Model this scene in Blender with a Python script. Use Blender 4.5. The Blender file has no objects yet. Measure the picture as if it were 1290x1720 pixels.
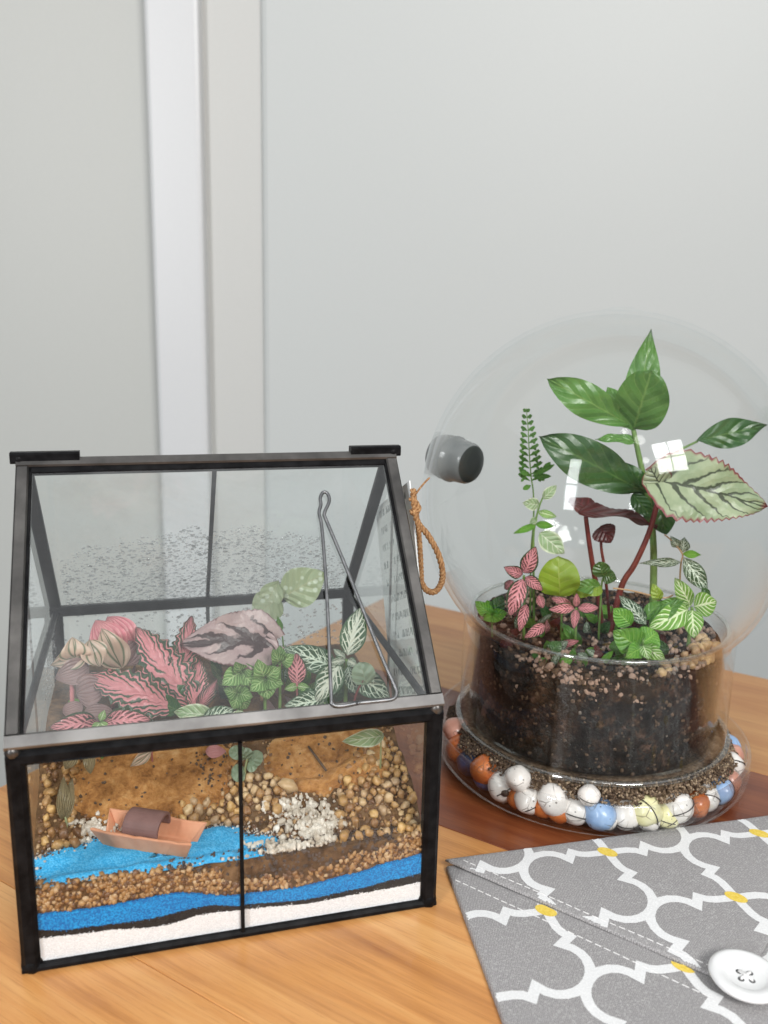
import bpy, bmesh, math, random
from mathutils import Vector, Matrix, noise as mn

random.seed(7)
S = 0.01                      # everything below is written in centimetres
sc = bpy.context.scene
COL = sc.collection

# ------------------------------------------------------------------ camera
CAM_H, FPX, PITCH, ROLL = 26.798, 1438.4, 0.2240, 0.02288
cam_d = bpy.data.cameras.new('camera')
cam = bpy.data.objects.new('camera', cam_d)
COL.objects.link(cam)
sc.camera = cam
cam_d.sensor_fit = 'VERTICAL'
cam_d.sensor_height = 24.0
cam_d.lens = FPX / 1720.0 * 24.0
cam_d.clip_start = 0.02
cam_d.clip_end = 20.0
cam.matrix_world = (Matrix.Translation((0, 0, CAM_H * S)) @ Matrix.Rotation(math.pi / 2 - PITCH, 4, 'X')
                    @ Matrix.Rotation(ROLL, 4, 'Z'))
cam_d.dof.use_dof = True
cam_d.dof.focus_distance = 0.43
cam_d.dof.aperture_fstop = 6.5

# ------------------------------------------------------------------ world and lamps
w = bpy.data.worlds.new('World')
sc.world = w
w.use_nodes = True
bg = w.node_tree.nodes['Background']
bg.inputs[0].default_value = (0.90, 0.95, 1.0, 1)
bg.inputs[1].default_value = 0.20


def area(name, loc, target, sx, sy, power, col):
    d = bpy.data.lights.new(name, 'AREA')
    d.shape = 'RECTANGLE'
    d.size, d.size_y, d.energy, d.color = sx * S, sy * S, power, col
    o = bpy.data.objects.new(name, d)
    COL.objects.link(o)
    o.location = Vector(loc) * S
    o.rotation_euler = (Vector(target) - Vector(loc)).to_track_quat('-Z', 'Y').to_euler()
    return o


def window(name, loc, target, wd, ht, nx, nz, power, col):
    """a window seen as its separate panes, with the bars between them left dark"""
    L, T = Vector(loc), Vector(target)
    d = (T - L).normalized()
    rt = d.cross(Vector((0, 0, 1))).normalized()
    up = rt.cross(d)
    for i in range(nx):
        for j in range(nz):
            p = L + rt * ((i + 0.5) / nx - 0.5) * wd + up * ((j + 0.5) / nz - 0.5) * ht
            area(name, p, p + d * 50, wd / nx * 0.90, ht / nz * 0.92, power / (nx * nz), col)


window('window_light', (100, -150, 160), (0, 60, 10), 78, 76, 2, 2, 44.0, (1.0, 0.985, 0.96))
window('side_window_light', (-125, -150, 90), (0, 60, 10), 30, 130, 1, 2, 24.0, (0.97, 0.985, 1.0))
area('ceiling_bounce_light', (0, -140, 235), (0, -140, 0), 620, 470, 54.0, (0.97, 0.985, 1.0))  # added lamp standing in for light bounced off the unseen ceiling
for i, p in enumerate(((2, -78, 162), (26, -90, 150), (34, -110, 118))):
    d = bpy.data.lights.new('globe_lamp_light', 'POINT')
    d.energy, d.color, d.shadow_soft_size = 1.6 if i != 1 else 3.2, (1.0, 0.97, 0.92), 0.055 if i != 1 else 0.09
    o = bpy.data.objects.new('globe_lamp_light', d)
    COL.objects.link(o)
    o.location = Vector(p) * S

vs = sc.view_settings
sc.display_settings.display_device = 'sRGB'
vs.view_transform, vs.look, vs.exposure, vs.gamma = 'Standard', 'None', 0.18, 1.0
vs.use_curve_mapping = False
sc.render.engine = 'CYCLES'
sc.cycles.max_bounces = 14
sc.cycles.transparent_max_bounces = 40
sc.cycles.transmission_bounces = 12
sc.cycles.glossy_bounces = 5
sc.cycles.diffuse_bounces = 4
sc.cycles.caustics_reflective = False
sc.cycles.caustics_refractive = False
sc.cycles.use_denoising = True
sc.cycles.sample_clamp_indirect = 6.0

# ------------------------------------------------------------------ picture ray helpers (to find real places)
_F = Vector((0, math.cos(PITCH), -math.sin(PITCH)))
_R = Vector((1, 0, 0))
_U = _R.cross(_F)
CAMP = Vector((0, 0, CAM_H))


def ray(px, py):
    a, b = (px - 645) / FPX, (860 - py) / FPX
    c, s = math.cos(-ROLL), math.sin(-ROLL)
    return _F + (c * a + s * b) * _R + (-s * a + c * b) * _U


def atz(px, py, z):
    d = ray(px, py)
    return CAMP + d * ((z - CAM_H) / d.z)


def aty(px, py, y):
    d = ray(px, py)
    return CAMP + d * (y / d.y)


HO = Vector((-14.465, 30.064, 0.0))
HYAW = 0.2729
HA = Vector((math.cos(HYAW), math.sin(HYAW), 0))
HB = Vector((-math.sin(HYAW), math.cos(HYAW), 0))
HW, HD, HZ, HR = 18.0, 17.66, 10.09, 20.15


def HL(x, y, z):                       # house coordinates to the room
    return HO + HA * x + HB * y + Vector((0, 0, z))


def inv_h(P):
    d = P - HO
    return Vector((d.dot(HA), d.dot(HB), d.z))


def ath(px, py, yl):                   # point seen at this spot at depth yl inside the glass house
    d = ray(px, py)
    return CAMP + d * ((yl - (CAMP - HO).dot(HB)) / d.dot(HB))


GC = Vector((13.0, 49.2, 0.0))         # globe axis


def atg(px, py, dy):
    return aty(px, py, GC.y + dy)


# ------------------------------------------------------------------ node helpers
class NT:
    def __init__(self, name):
        self.m = bpy.data.materials.new(name)
        self.m.use_nodes = True
        self.t = self.m.node_tree
        self.t.nodes.clear()
        self.out = self.t.nodes.new('ShaderNodeOutputMaterial')

    def n(self, typ, **kw):
        nd = self.t.nodes.new('ShaderNode' + typ)
        for k, v in kw.items():
            if k.startswith('i_'):
                key = k[2:].replace('_', ' ')
                self.put(nd.inputs[key], v)
            else:
                setattr(nd, k, v)
        return nd

    def put(self, sock, v):
        if isinstance(v, bpy.types.NodeSocket):
            self.t.links.new(v, sock)
        elif isinstance(v, (tuple, list)) and len(v) == 3 and sock.type == 'RGBA':
            sock.default_value = (*v, 1)
        else:
            sock.default_value = v

    def math(self, op, a, b=0.0, c=None, clamp=False):
        nd = self.t.nodes.new('ShaderNodeMath')
        nd.operation = op
        nd.use_clamp = clamp
        self.put(nd.inputs[0], a)
        self.put(nd.inputs[1], b)
        if c is not None:
            self.put(nd.inputs[2], c)
        return nd.outputs[0]

    def mix(self, fac, a, b):
        nd = self.t.nodes.new('ShaderNodeMix')
        nd.data_type = 'RGBA'
        self.put(nd.inputs[0], fac)
        self.put(nd.inputs[6], a)
        self.put(nd.inputs[7], b)
        return nd.outputs[2]

    def ss(self, x, lo, hi):
        nd = self.t.nodes.new('ShaderNodeMapRange')
        nd.interpolation_type = 'SMOOTHSTEP'
        self.put(nd.inputs[0], x)
        self.put(nd.inputs[1], lo)
        self.put(nd.inputs[2], hi)
        nd.inputs[3].default_value, nd.inputs[4].default_value = 0.0, 1.0
        return nd.outputs[0]

    def coords(self, scale=(1, 1, 1), kind='Object'):
        tc = self.n('TexCoord')
        mp = self.n('Mapping')
        self.t.links.new(tc.outputs[kind], mp.inputs[0])
        mp.inputs['Scale'].default_value = scale
        return mp.outputs[0]

    def noise(self, vec, scale=5.0, detail=4.0, rough=0.55, dist=0.0):
        nd = self.n('TexNoise')
        self.t.links.new(vec, nd.inputs['Vector'])
        nd.inputs['Scale'].default_value = scale
        nd.inputs['Detail'].default_value = detail
        nd.inputs['Roughness'].default_value = rough
        nd.inputs['Distortion'].default_value = dist
        return nd.outputs[0]

    def ramp(self, fac, stops):
        nd = self.n('ValToRGB')
        self.put(nd.inputs[0], fac)
        el = nd.color_ramp.elements
        while len(el) < len(stops):
            el.new(0.5)
        for e, (p, c) in zip(el, stops):
            e.position, e.color = p, (*c, 1)
        return nd.outputs[0]

    def bump(self, h, strength=0.3, dist=0.001):
        nd = self.n('Bump')
        self.put(nd.inputs['Height'], h)
        nd.inputs['Strength'].default_value = strength
        nd.inputs['Distance'].default_value = dist
        return nd.outputs[0]

    def bsdf(self, col, rough=0.5, metal=0.0, normal=None, coat=0.0, spec=0.5, sss=0.0):
        b = self.n('BsdfPrincipled')
        self.put(b.inputs['Base Color'], col)
        self.put(b.inputs['Roughness'], rough)
        b.inputs['Metallic'].default_value = metal
        b.inputs['Coat Weight'].default_value = coat
        b.inputs['Coat Roughness'].default_value = 0.15
        b.inputs['Specular IOR Level'].default_value = spec
        if normal is not None:
            self.t.links.new(normal, b.inputs['Normal'])
        return b.outputs[0]

    def done(self, sh):
        self.t.links.new(sh, self.out.inputs[0])
        return self.m


def rand_of(n):
    return n.n('ObjectInfo').outputs['Random']


def m_plain(name, c1, c2=None, rough=0.5, metal=0.0, scale=60, bump=0.15, bdist=0.0004, rnd=0.0, coat=0.0, spec=0.5, detail=5):
    n = NT(name)
    v = n.coords()
    f = n.noise(v, scale, detail)
    col = n.mix(n.ss(f, 0.3, 0.7), c1, c2 or c1)
    if rnd:
        hsv = n.n('HueSaturation')
        n.put(hsv.inputs['Color'], col)
        r = rand_of(n)
        n.put(hsv.inputs['Value'], n.math('MULTIPLY_ADD', r, rnd * 2, 1 - rnd))
        n.put(hsv.inputs['Hue'], n.math('MULTIPLY_ADD', r, rnd * 0.06, 0.5 - rnd * 0.03))
        col = hsv.outputs[0]
    return n.done(n.bsdf(col, rough, metal, n.bump(f, bump, bdist) if bump else None, coat, spec))


def m_glass(name, tint=(0.97, 0.985, 0.98), f0=0.06, rough=0.01, gain=0.94, film=0.0, wob=0.0):
    n = NT(name)
    lw = n.n('LayerWeight')
    lw.inputs[0].default_value = 0.5
    fr = n.math('MULTIPLY_ADD', n.math('POWER', lw.outputs['Facing'], 4.6), gain, f0, clamp=True)
    tr = n.n('BsdfTransparent')
    n.put(tr.inputs[0], tint)
    gl = n.n('BsdfGlossy')
    gl.inputs['Roughness'].default_value = rough
    n.put(gl.inputs['Color'], (0.97, 0.985, 0.99))
    if wob:
        n.t.links.new(n.bump(n.noise(n.coords((1, 1, 2.5)), 22, 3), wob, 0.004), gl.inputs['Normal'])
    mx = n.n('MixShader')
    n.put(mx.inputs[0], fr)
    n.t.links.new(tr.outputs[0], mx.inputs[1])
    n.t.links.new(gl.outputs[0], mx.inputs[2])
    sh = mx.outputs[0]
    if film:                                        # thin mist and finger marks on the pane
        v = n.coords()
        f = n.math('MULTIPLY', n.ss(n.noise(v, 9, 6, 0.6, 0.6), 0.42, 0.75), film)
        df = n.n('BsdfDiffuse')
        n.put(df.inputs[0], (0.85, 0.88, 0.88))
        m2 = n.n('MixShader')
        n.put(m2.inputs[0], f)
        n.t.links.new(sh, m2.inputs[1])
        n.t.links.new(df.outputs[0], m2.inputs[2])
        sh = m2.outputs[0]
    return n.done(sh)


def m_water(name):
    n = NT(name)
    g = n.n('BsdfGlass')
    g.inputs['IOR'].default_value = 1.33
    g.inputs['Roughness'].default_value = 0.0
    tr = n.n('BsdfTransparent')
    tl = n.n('BsdfTranslucent')
    n.put(tl.inputs[0], (0.92, 0.94, 0.95))
    m1 = n.n('MixShader')
    m1.inputs[0].default_value = 0.36
    n.t.links.new(tr.outputs[0], m1.inputs[1])
    n.t.links.new(g.outputs[0], m1.inputs[2])
    m2 = n.n('MixShader')
    m2.inputs[0].default_value = 0.20
    n.t.links.new(m1.outputs[0], m2.inputs[1])
    n.t.links.new(tl.outputs[0], m2.inputs[2])
    return n.done(m2.outputs[0])


def m_wood(name, dark, mid, light):
    n = NT(name)
    tc = n.n('TexCoord')
    add = n.n('VectorMath', operation='ADD')
    n.t.links.new(tc.outputs['Object'], add.inputs[0])
    cmb = n.n('CombineXYZ')
    r = rand_of(n)
    n.put(cmb.inputs[0], n.math('MULTIPLY', r, 7.3))
    n.put(cmb.inputs[1], n.math('MULTIPLY', r, 3.1))
    n.t.links.new(cmb.outputs[0], add.inputs[1])

    def mp(s):
        m = n.n('Mapping')
        n.t.links.new(add.outputs[0], m.inputs[0])
        m.inputs['Scale'].default_value = s
        return m.outputs[0]
    big = n.noise(mp((1.6, 9, 9)), 1.6, 3, 0.5, 1.2)
    mid_n = n.noise(mp((3.0, 60, 60)), 2.0, 8, 0.7, 0.6)
    fine = n.noise(mp((16, 700, 700)), 2.0, 4, 0.7)
    streak = n.ss(n.noise(mp((2.2, 60, 60)), 1.3, 2, 0.5), 0.60, 0.74)
    f = n.math('ADD', n.math('MULTIPLY', big, 0.55), n.math('MULTIPLY', mid_n, 0.45))
    col = n.ramp(f, [(0.34, dark), (0.48, mid), (0.62, light)])
    col = n.mix(n.math('MULTIPLY', streak, 0.5), col, dark)
    col = n.mix(n.math('MULTIPLY', n.ss(fine, 0.52, 0.66), 0.42), col, dark)
    rg = n.math('MULTIPLY_ADD', mid_n, 0.16, 0.24)
    h = n.math('ADD', fine, n.math('MULTIPLY', mid_n, 0.5))
    return n.done(n.bsdf(col, rg, 0, n.bump(h, 0.10, 0.0003), 0.10))


def m_leaf(name, base, vein, base2=None, edge=None, edge_at=0.86, nv=7, slant=2.2, w0=0.35, w1=0.15, mid=0.10, net=0.0,
           netscale=14, soft=0.10, rough=0.38, trans=0.22, spots=None, warp=0.05, under=None, fade=0.0):
    """leaf colouring from the leaf's own length/width coordinates: midrib, side veins, net, margin"""
    n = NT(name)
    uv = n.n('UVMap')
    nz = n.n('TexNoise')
    n.t.links.new(n.coords(), nz.inputs['Vector'])
    nz.inputs['Scale'].default_value = 180
    nz.inputs['Detail'].default_value = 3
    sep0 = n.n('SeparateXYZ')
    n.t.links.new(uv.outputs[0], sep0.inputs[0])
    sepn = n.n('SeparateColor')
    n.t.links.new(nz.outputs['Color'], sepn.inputs[0])
    u = n.math('ADD', sep0.outputs[0], n.math('MULTIPLY', n.math('SUBTRACT', sepn.outputs[0], 0.5), warp))
    vv = n.math('ADD', sep0.outputs[1], n.math('MULTIPLY', n.math('SUBTRACT', sepn.outputs[1], 0.5), warp))
    a = n.math('MULTIPLY', n.math('ABSOLUTE', n.math('SUBTRACT', vv, 0.5)), 2.0)
    s = n.math('SUBTRACT', n.math('MULTIPLY', u, float(nv)), n.math('MULTIPLY', a, slant))
    side = n.n('Math', operation='GREATER_THAN')
    n.put(side.inputs[0], vv)
    side.inputs[1].default_value = 0.5
    s = n.math('ADD', s, n.math('MULTIPLY', side.outputs[0], 0.5))
    d = n.math('MULTIPLY', n.math('ABSOLUTE', n.math('SUBTRACT', n.math('FRACT', s), 0.5)), 2.0)
    wd = n.math('SUBTRACT', 1.0, n.math('MULTIPLY_ADD', a, w1 - w0, w0))
    m1 = n.ss(d, n.math('SUBTRACT', wd, soft), n.math('ADD', wd, soft))
    if fade:
        m1 = n.math('MULTIPLY', m1, n.math('SUBTRACT', 1.0, n.ss(a, fade, min(1.0, fade + 0.2))))
    m2 = n.math('SUBTRACT', 1.0, n.ss(a, mid * 0.6, mid * 1.3 + 0.001))
    msk = n.math('MAXIMUM', m1, m2)
    if net:
        vo = n.n('TexVoronoi', feature='DISTANCE_TO_EDGE')
        cb = n.n('CombineXYZ')
        n.put(cb.inputs[0], n.math('MULTIPLY_ADD', a, -0.25, u))
        n.put(cb.inputs[1], n.math('MULTIPLY', vv, 0.62))
        n.t.links.new(cb.outputs[0], vo.inputs['Vector'])
        vo.inputs['Scale'].default_value = netscale
        m3 = n.math('SUBTRACT', 1.0, n.ss(vo.outputs['Distance'], net * 0.4, net))
        m3 = n.math('MULTIPLY', m3, n.math('SUBTRACT', 1.0, n.ss(a, 0.75, 0.95)))
        msk = n.math('MAXIMUM', msk, m3)
    big = n.noise(n.coords(), 70, 3)
    bcol = n.mix(n.ss(big, 0.35, 0.65), base, base2 or base)
    col = n.mix(msk, bcol, vein)
    if spots:
        vo = n.n('TexVoronoi', feature='F1')
        n.t.links.new(n.coords(), vo.inputs['Vector'])
        vo.inputs['Scale'].default_value = 210
        col = n.mix(n.math('SUBTRACT', 1.0, n.ss(vo.outputs['Distance'], 0.2, 0.36)), col, spots)
    if edge:
        ee = n.ss(a, edge_at - 0.05, edge_at + 0.06)
        tip = n.ss(u, 0.93, 0.99)
        col = n.mix(n.math('MAXIMUM', ee, tip), col, edge)
    if under:
        gm = n.n('NewGeometry')
        col = n.mix(gm.outputs['Backfacing'], col, under)
    r = rand_of(n)
    hsv = n.n('HueSaturation')
    n.put(hsv.inputs['Color'], col)
    n.put(hsv.inputs['Value'], n.math('MULTIPLY_ADD', r, 0.30, 0.85))
    col = hsv.outputs[0]
    bh = n.math('ADD', n.math('MULTIPLY', d, -0.4), n.math('MULTIPLY', big, 0.5))
    rv = n.math('MULTIPLY_ADD', nz.outputs[0], 0.35, rough - 0.17)
    p = n.bsdf(col, rv, 0, n.bump(bh, 0.75, 0.0016))
    tl = n.n('BsdfTranslucent')
    n.put(tl.inputs[0], col)
    mx = n.n('MixShader')
    mx.inputs[0].default_value = trans
    n.t.links.new(p, mx.inputs[1])
    n.t.links.new(tl.outputs[0], mx.inputs[2])
    return n.done(mx.outputs[0])


def m_sand(name, c1, c2, scale=1900):
    n = NT(name)
    v = n.coords()
    vo = n.n('TexVoronoi', feature='F1')
    n.t.links.new(v, vo.inputs['Vector'])
    vo.inputs['Scale'].default_value = scale
    sep = n.n('SeparateColor')
    n.t.links.new(vo.outputs['Color'], sep.inputs[0])
    col = n.mix(n.ss(sep.outputs[0], 0.2, 0.9), c1, c2)
    bg_ = n.noise(v, 40, 3)
    col = n.mix(n.math('MULTIPLY', n.ss(bg_, 0.4, 0.7), 0.35), col, c1)
    h = n.math('SUBTRACT', 1.0, vo.outputs['Distance'])
    return n.done(n.bsdf(col, 0.65, 0, n.bump(h, 0.5, 0.0006), 0, 0.35))


def m_soil(name, cols, scale=220, big=60, bd=0.0015):
    n = NT(name)
    v = n.coords()
    a = n.noise(v, scale, 6, 0.7)
    b = n.noise(v, big, 5, 0.65, 0.4)
    col = n.ramp(n.math('ADD', n.math('MULTIPLY', a, 0.5), n.math('MULTIPLY', b, 0.5)), cols)
    h = n.math('ADD', a, b)
    return n.done(n.bsdf(col, 0.85, 0, n.bump(h, 0.8, bd), 0, 0.25))


M = {}
# the place
M['wall'] = m_plain('wall_paint', (0.505, 0.524, 0.515), (0.515, 0.534, 0.525), 0.5, scale=420, bump=0.06, bdist=0.0004)
M['door'] = m_plain('door_paint', (0.47, 0.475, 0.45), (0.48, 0.485, 0.46), 0.45, scale=420, bump=0.06, bdist=0.0004)
M['trim'] = m_plain('trim_paint', (0.60, 0.605, 0.61), (0.61, 0.615, 0.62), 0.35, scale=420, bump=0.06, bdist=0.0004)
M['strip'] = m_plain('jamb_paint', (0.525, 0.525, 0.505), (0.535, 0.535, 0.515), 0.45, scale=420, bump=0.06, bdist=0.0004)
M['oak'] = m_wood('light_oak', (0.38, 0.145, 0.042), (0.65, 0.30, 0.095), (0.77, 0.42, 0.16))
M['oak_falloff'] = m_wood('falloff_oak', (0.26, 0.095, 0.026), (0.43, 0.185, 0.055), (0.53, 0.27, 0.095))  # oak darkened for the far board, light falloff put into the colour
M['redwood'] = m_wood('red_brown_wood', (0.085, 0.018, 0.007), (0.17, 0.042, 0.015), (0.27, 0.085, 0.03))
# house terrarium
n = NT('dark_patina_metal')
v = n.coords()
f = n.noise(v, 38, 5, 0.6)
f2 = n.noise(v, 500, 3)
M['metal'] = n.done(n.bsdf(n.ramp(f, [(0.25, (0.055, 0.053, 0.052)), (0.5, (0.11, 0.105, 0.10)), (0.8, (0.20, 0.19, 0.18))]),
                           n.math('MULTIPLY_ADD', f, 0.25, 0.25), 0.9, n.bump(f2, 0.12, 0.0004)))
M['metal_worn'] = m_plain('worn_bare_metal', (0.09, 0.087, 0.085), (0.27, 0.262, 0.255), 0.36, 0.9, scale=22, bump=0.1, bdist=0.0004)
M['black'] = m_plain('black_patina_metal', (0.004, 0.004, 0.0045), (0.012, 0.012, 0.013), 0.40, 0.0, scale=160, bump=0.4, bdist=0.0006, spec=0.07)
M['wire'] = m_plain('grey_steel_wire', (0.16, 0.165, 0.17), (0.25, 0.25, 0.255), 0.36, 0.85, scale=200, bump=0.1)
M['pane'] = m_glass('window_glass', (0.97, 0.985, 0.98), 0.022, 0.01, 0.94)
M['lid_pane'] = m_glass('lid_glass', (0.95, 0.975, 0.965), 0.085, 0.015, 0.9, film=0.13)
M['mist_pane'] = m_glass('misted_glass', (0.95, 0.97, 0.97), 0.05, 0.02, 0.9, film=0.30)
M['globe'] = m_glass('globe_glass', (0.99, 0.994, 0.992), 0.022, 0.05, 0.95, wob=0.012)
M['globe_in'] = m_glass('globe_inner_glass', (0.99, 0.994, 0.992), 0.004, 0.06, 0.85)
M['pot'] = m_glass('pot_glass', (0.985, 0.99, 0.985), 0.018, 0.01, 0.8)
M['tray'] = m_glass('tray_plastic', (0.98, 0.985, 0.985), 0.03, 0.02, 0.9)
M['drop'] = m_water('water_drop')
M['rim'] = m_glass('thick_glass_rim', (0.90, 0.92, 0.91), 0.16, 0.03, 0.84)
M['white_sand'] = m_sand('white_sand', (0.80, 0.81, 0.84), (0.92, 0.93, 0.96))
M['black_sand'] = m_sand('black_sand', (0.006, 0.006, 0.007), (0.02, 0.02, 0.022))
M['blue_sand'] = m_sand('blue_sand', (0.001, 0.15, 0.48), (0.012, 0.36, 0.80))
M['pond_sand'] = m_sand('pond_blue_sand', (0.02, 0.36, 0.70), (0.10, 0.52, 0.86), 1500)
M['soil'] = m_soil('house_soil', [(0.35, (0.03, 0.017, 0.009)), (0.5, (0.13, 0.07, 0.032)), (0.68, (0.30, 0.18, 0.09))])
M['dark_soil'] = m_soil('potting_soil', [(0.38, (0.003, 0.002, 0.002)), (0.50, (0.012, 0.008, 0.006)), (0.57, (0.055, 0.03, 0.02)), (0.64, (0.13, 0.075, 0.055)), (0.74, (0.30, 0.20, 0.16))], 190, 60, 0.004)
M['grey_soil'] = m_soil('grey_brown_grit', [(0.35, (0.035, 0.025, 0.022)), (0.52, (0.10, 0.075, 0.066)), (0.7, (0.24, 0.19, 0.165))], 300, 90)
M['clay'] = m_soil('orange_clay', [(0.33, (0.06, 0.022, 0.008)), (0.42, (0.27, 0.11, 0.03)), (0.52, (0.46, 0.21, 0.065)), (0.62, (0.60, 0.33, 0.13)), (0.72, (0.72, 0.47, 0.25))], 230, 62, 0.003)
for i, (a, b) in enumerate((((0.36, 0.19, 0.065), (0.54, 0.33, 0.14)), ((0.24, 0.115, 0.04), (0.40, 0.22, 0.085)), ((0.44, 0.28, 0.14), (0.60, 0.42, 0.24)), ((0.13, 0.065, 0.03), (0.25, 0.13, 0.06)))):
    M['peb%d' % i] = m_plain('tan_pebble_%d' % i, a, b, 0.42, scale=120, bump=0.35, bdist=0.0006, rnd=0.22)
M['quartz'] = m_plain('white_quartz', (0.44, 0.37, 0.29), (0.74, 0.68, 0.60), 0.4, scale=150, bump=0.3, rnd=0.12)
M['terracotta'] = m_plain('terracotta', (0.60, 0.255, 0.14), (0.68, 0.32, 0.185), 0.62, scale=110, bump=0.2, bdist=0.0005)
M['canopy'] = m_plain('mauve_clay', (0.15, 0.075, 0.068), (0.20, 0.105, 0.095), 0.6, scale=110, bump=0.2, bdist=0.0005)
M['twig'] = m_plain('dark_twig', (0.06, 0.035, 0.022), (0.11, 0.07, 0.045), 0.8, scale=200)
n = NT('jute_twine')
v = n.coords((1, 1, 1))
f = n.noise(v, 700, 4, 0.7)
M['jute'] = n.done(n.bsdf(n.ramp(f, [(0.3, (0.17, 0.08, 0.03)), (0.5, (0.36, 0.19, 0.08)), (0.7, (0.54, 0.34, 0.165))]), 0.8, 0, n.bump(f, 0.6, 0.0008)))
# beads, stopper
for k, a, b in (('white', (0.74, 0.70, 0.655), (0.84, 0.81, 0.77)), ('orange', (0.42, 0.10, 0.025), (0.55, 0.17, 0.045)), ('blue', (0.25, 0.40, 0.66), (0.36, 0.52, 0.76)),
                ('cream', (0.74, 0.70, 0.36), (0.82, 0.79, 0.50)), ('salmon', (0.55, 0.25, 0.18), (0.64, 0.34, 0.26)), ('navy', (0.03, 0.05, 0.13), (0.06, 0.09, 0.20)), ('brown', (0.20, 0.09, 0.04), (0.32, 0.15, 0.07))):
    n = NT('painted_bead_' + k)
    v = n.coords()
    f = n.noise(v, 130, 4)
    col = n.mix(n.ss(f, 0.3, 0.7), a, b)
    sp = n.n('TexVoronoi', feature='F1')
    n.t.links.new(v, sp.inputs['Vector'])
    sp.inputs['Scale'].default_value = 170
    dots = n.math('SUBTRACT', 1.0, n.ss(sp.outputs['Distance'], 0.08, 0.13))
    col = n.mix(n.math('MULTIPLY', dots, 0.75), col, (0.05, 0.035, 0.03))
    ck = n.n('TexVoronoi', feature='DISTANCE_TO_EDGE')
    n.t.links.new(v, ck.inputs['Vector'])
    ck.inputs['Scale'].default_value = 75
    cm = n.math('MULTIPLY', n.math('SUBTRACT', 1.0, n.ss(ck.outputs['Distance'], 0.008, 0.03)), n.ss(n.noise(v, 60, 2), 0.46, 0.58))
    col = n.mix(n.math('MULTIPLY', cm, 0.7), col, (0.10, 0.07, 0.05))
    M['bead_' + k] = n.done(n.bsdf(col, 0.3, 0, n.bump(f, 0.15, 0.0006), 0.25))
M['seam'] = m_plain('bead_seam_paint', (0.02, 0.017, 0.015), (0.05, 0.04, 0.035), 0.4, bump=0)
M['rubber'] = m_plain('grey_rubber', (0.13, 0.14, 0.14), (0.17, 0.18, 0.18), 0.25, scale=60, bump=0.05, coat=0.2)
M['rubber_dark'] = m_plain('dark_rubber_face', (0.012, 0.016, 0.014), (0.02, 0.024, 0.022), 0.3, scale=60, bump=0.05)
# fabric
n = NT('grey_cotton')
v = n.coords()
wx = n.n('TexWave', wave_type='BANDS', bands_direction='X')
wy = n.n('TexWave', wave_type='BANDS', bands_direction='Y')
for wv in (wx, wy):
    n.t.links.new(v, wv.inputs['Vector'])
    wv.inputs['Scale'].default_value = 420
    wv.inputs['Distortion'].default_value = 1.5
    wv.inputs['Detail Scale'].default_value = 3
wv = n.math('MULTIPLY', wx.outputs['Fac'], wy.outputs['Fac'])
sl = n.noise(v, 1500, 2)
col = n.mix(n.ss(wv, 0.1, 0.6), (0.27, 0.26, 0.26), (0.47, 0.455, 0.455))
col = n.mix(n.math('MULTIPLY', n.ss(sl, 0.5, 0.68), 0.6), col, (0.60, 0.585, 0.58))
M['cotton'] = n.done(n.bsdf(col, 0.9, 0, n.bump(n.math('ADD', wv, sl), 0.5, 0.0004), 0, 0.2))
n = NT('white_print')
v = n.coords()
sl = n.noise(v, 1500, 2)
M['print'] = n.done(n.bsdf(n.mix(n.ss(sl, 0.4, 0.7), (0.74, 0.74, 0.74), (0.84, 0.84, 0.84)), 0.9, 0, n.bump(sl, 0.4, 0.0003), 0, 0.2))
M['yellow'] = m_plain('yellow_print', (0.74, 0.52, 0.06), (0.84, 0.64, 0.13), 0.9, scale=900, bump=0.3)
M['thread'] = m_plain('white_thread', (0.72, 0.71, 0.70), (0.82, 0.81, 0.80), 0.8, scale=800)
M['button'] = m_plain('white_button', (0.80, 0.80, 0.80), (0.86, 0.86, 0.86), 0.22, scale=50, bump=0.03, coat=0.3)
M['hole'] = m_plain('button_hole', (0.06, 0.06, 0.06), (0.1, 0.1, 0.1), 0.7, bump=0)
# card
n = NT('printed_card')
uv = n.n('UVMap')
sep = n.n('SeparateXYZ')
n.t.links.new(uv.outputs[0], sep.inputs[0])
row = n.math('MULTIPLY', sep.outputs[1], 12.0)
fr = n.math('FRACT', row)
inrow = n.math('MULTIPLY', n.ss(fr, 0.22, 0.30), n.math('SUBTRACT', 1.0, n.ss(fr, 0.62, 0.70)))
cb = n.n('CombineXYZ')
n.put(cb.inputs[0], n.math('MULTIPLY', sep.outputs[0], 42.0))
n.put(cb.inputs[1], n.math('MULTIPLY', n.math('FLOOR', row), 3.7))
n.put(cb.inputs[2], n.math('MULTIPLY', fr, 2.2))
nz = n.noise(cb.outputs[0], 1.0, 2, 0.6)
cb2 = n.n('CombineXYZ')
n.put(cb2.inputs[0], n.math('MULTIPLY', sep.outputs[0], 7.0))
n.put(cb2.inputs[1], n.math('MULTIPLY', n.math('FLOOR', row), 9.1))
words = n.ss(n.noise(cb2.outputs[0], 1.0, 0), 0.40, 0.46)
marg = n.math('MULTIPLY', n.ss(sep.outputs[0], 0.10, 0.12), n.math('SUBTRACT', 1.0, n.ss(sep.outputs[0], 0.86, 0.90)))
ink = n.math('MULTIPLY', n.math('MULTIPLY', inrow, n.ss(nz, 0.46, 0.54)), n.math('MULTIPLY', words, marg))
M['card'] = n.done(n.bsdf(n.mix(n.math('MULTIPLY', ink, 0.95), (0.86, 0.88, 0.87), (0.22, 0.25, 0.25)), 0.7))
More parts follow.
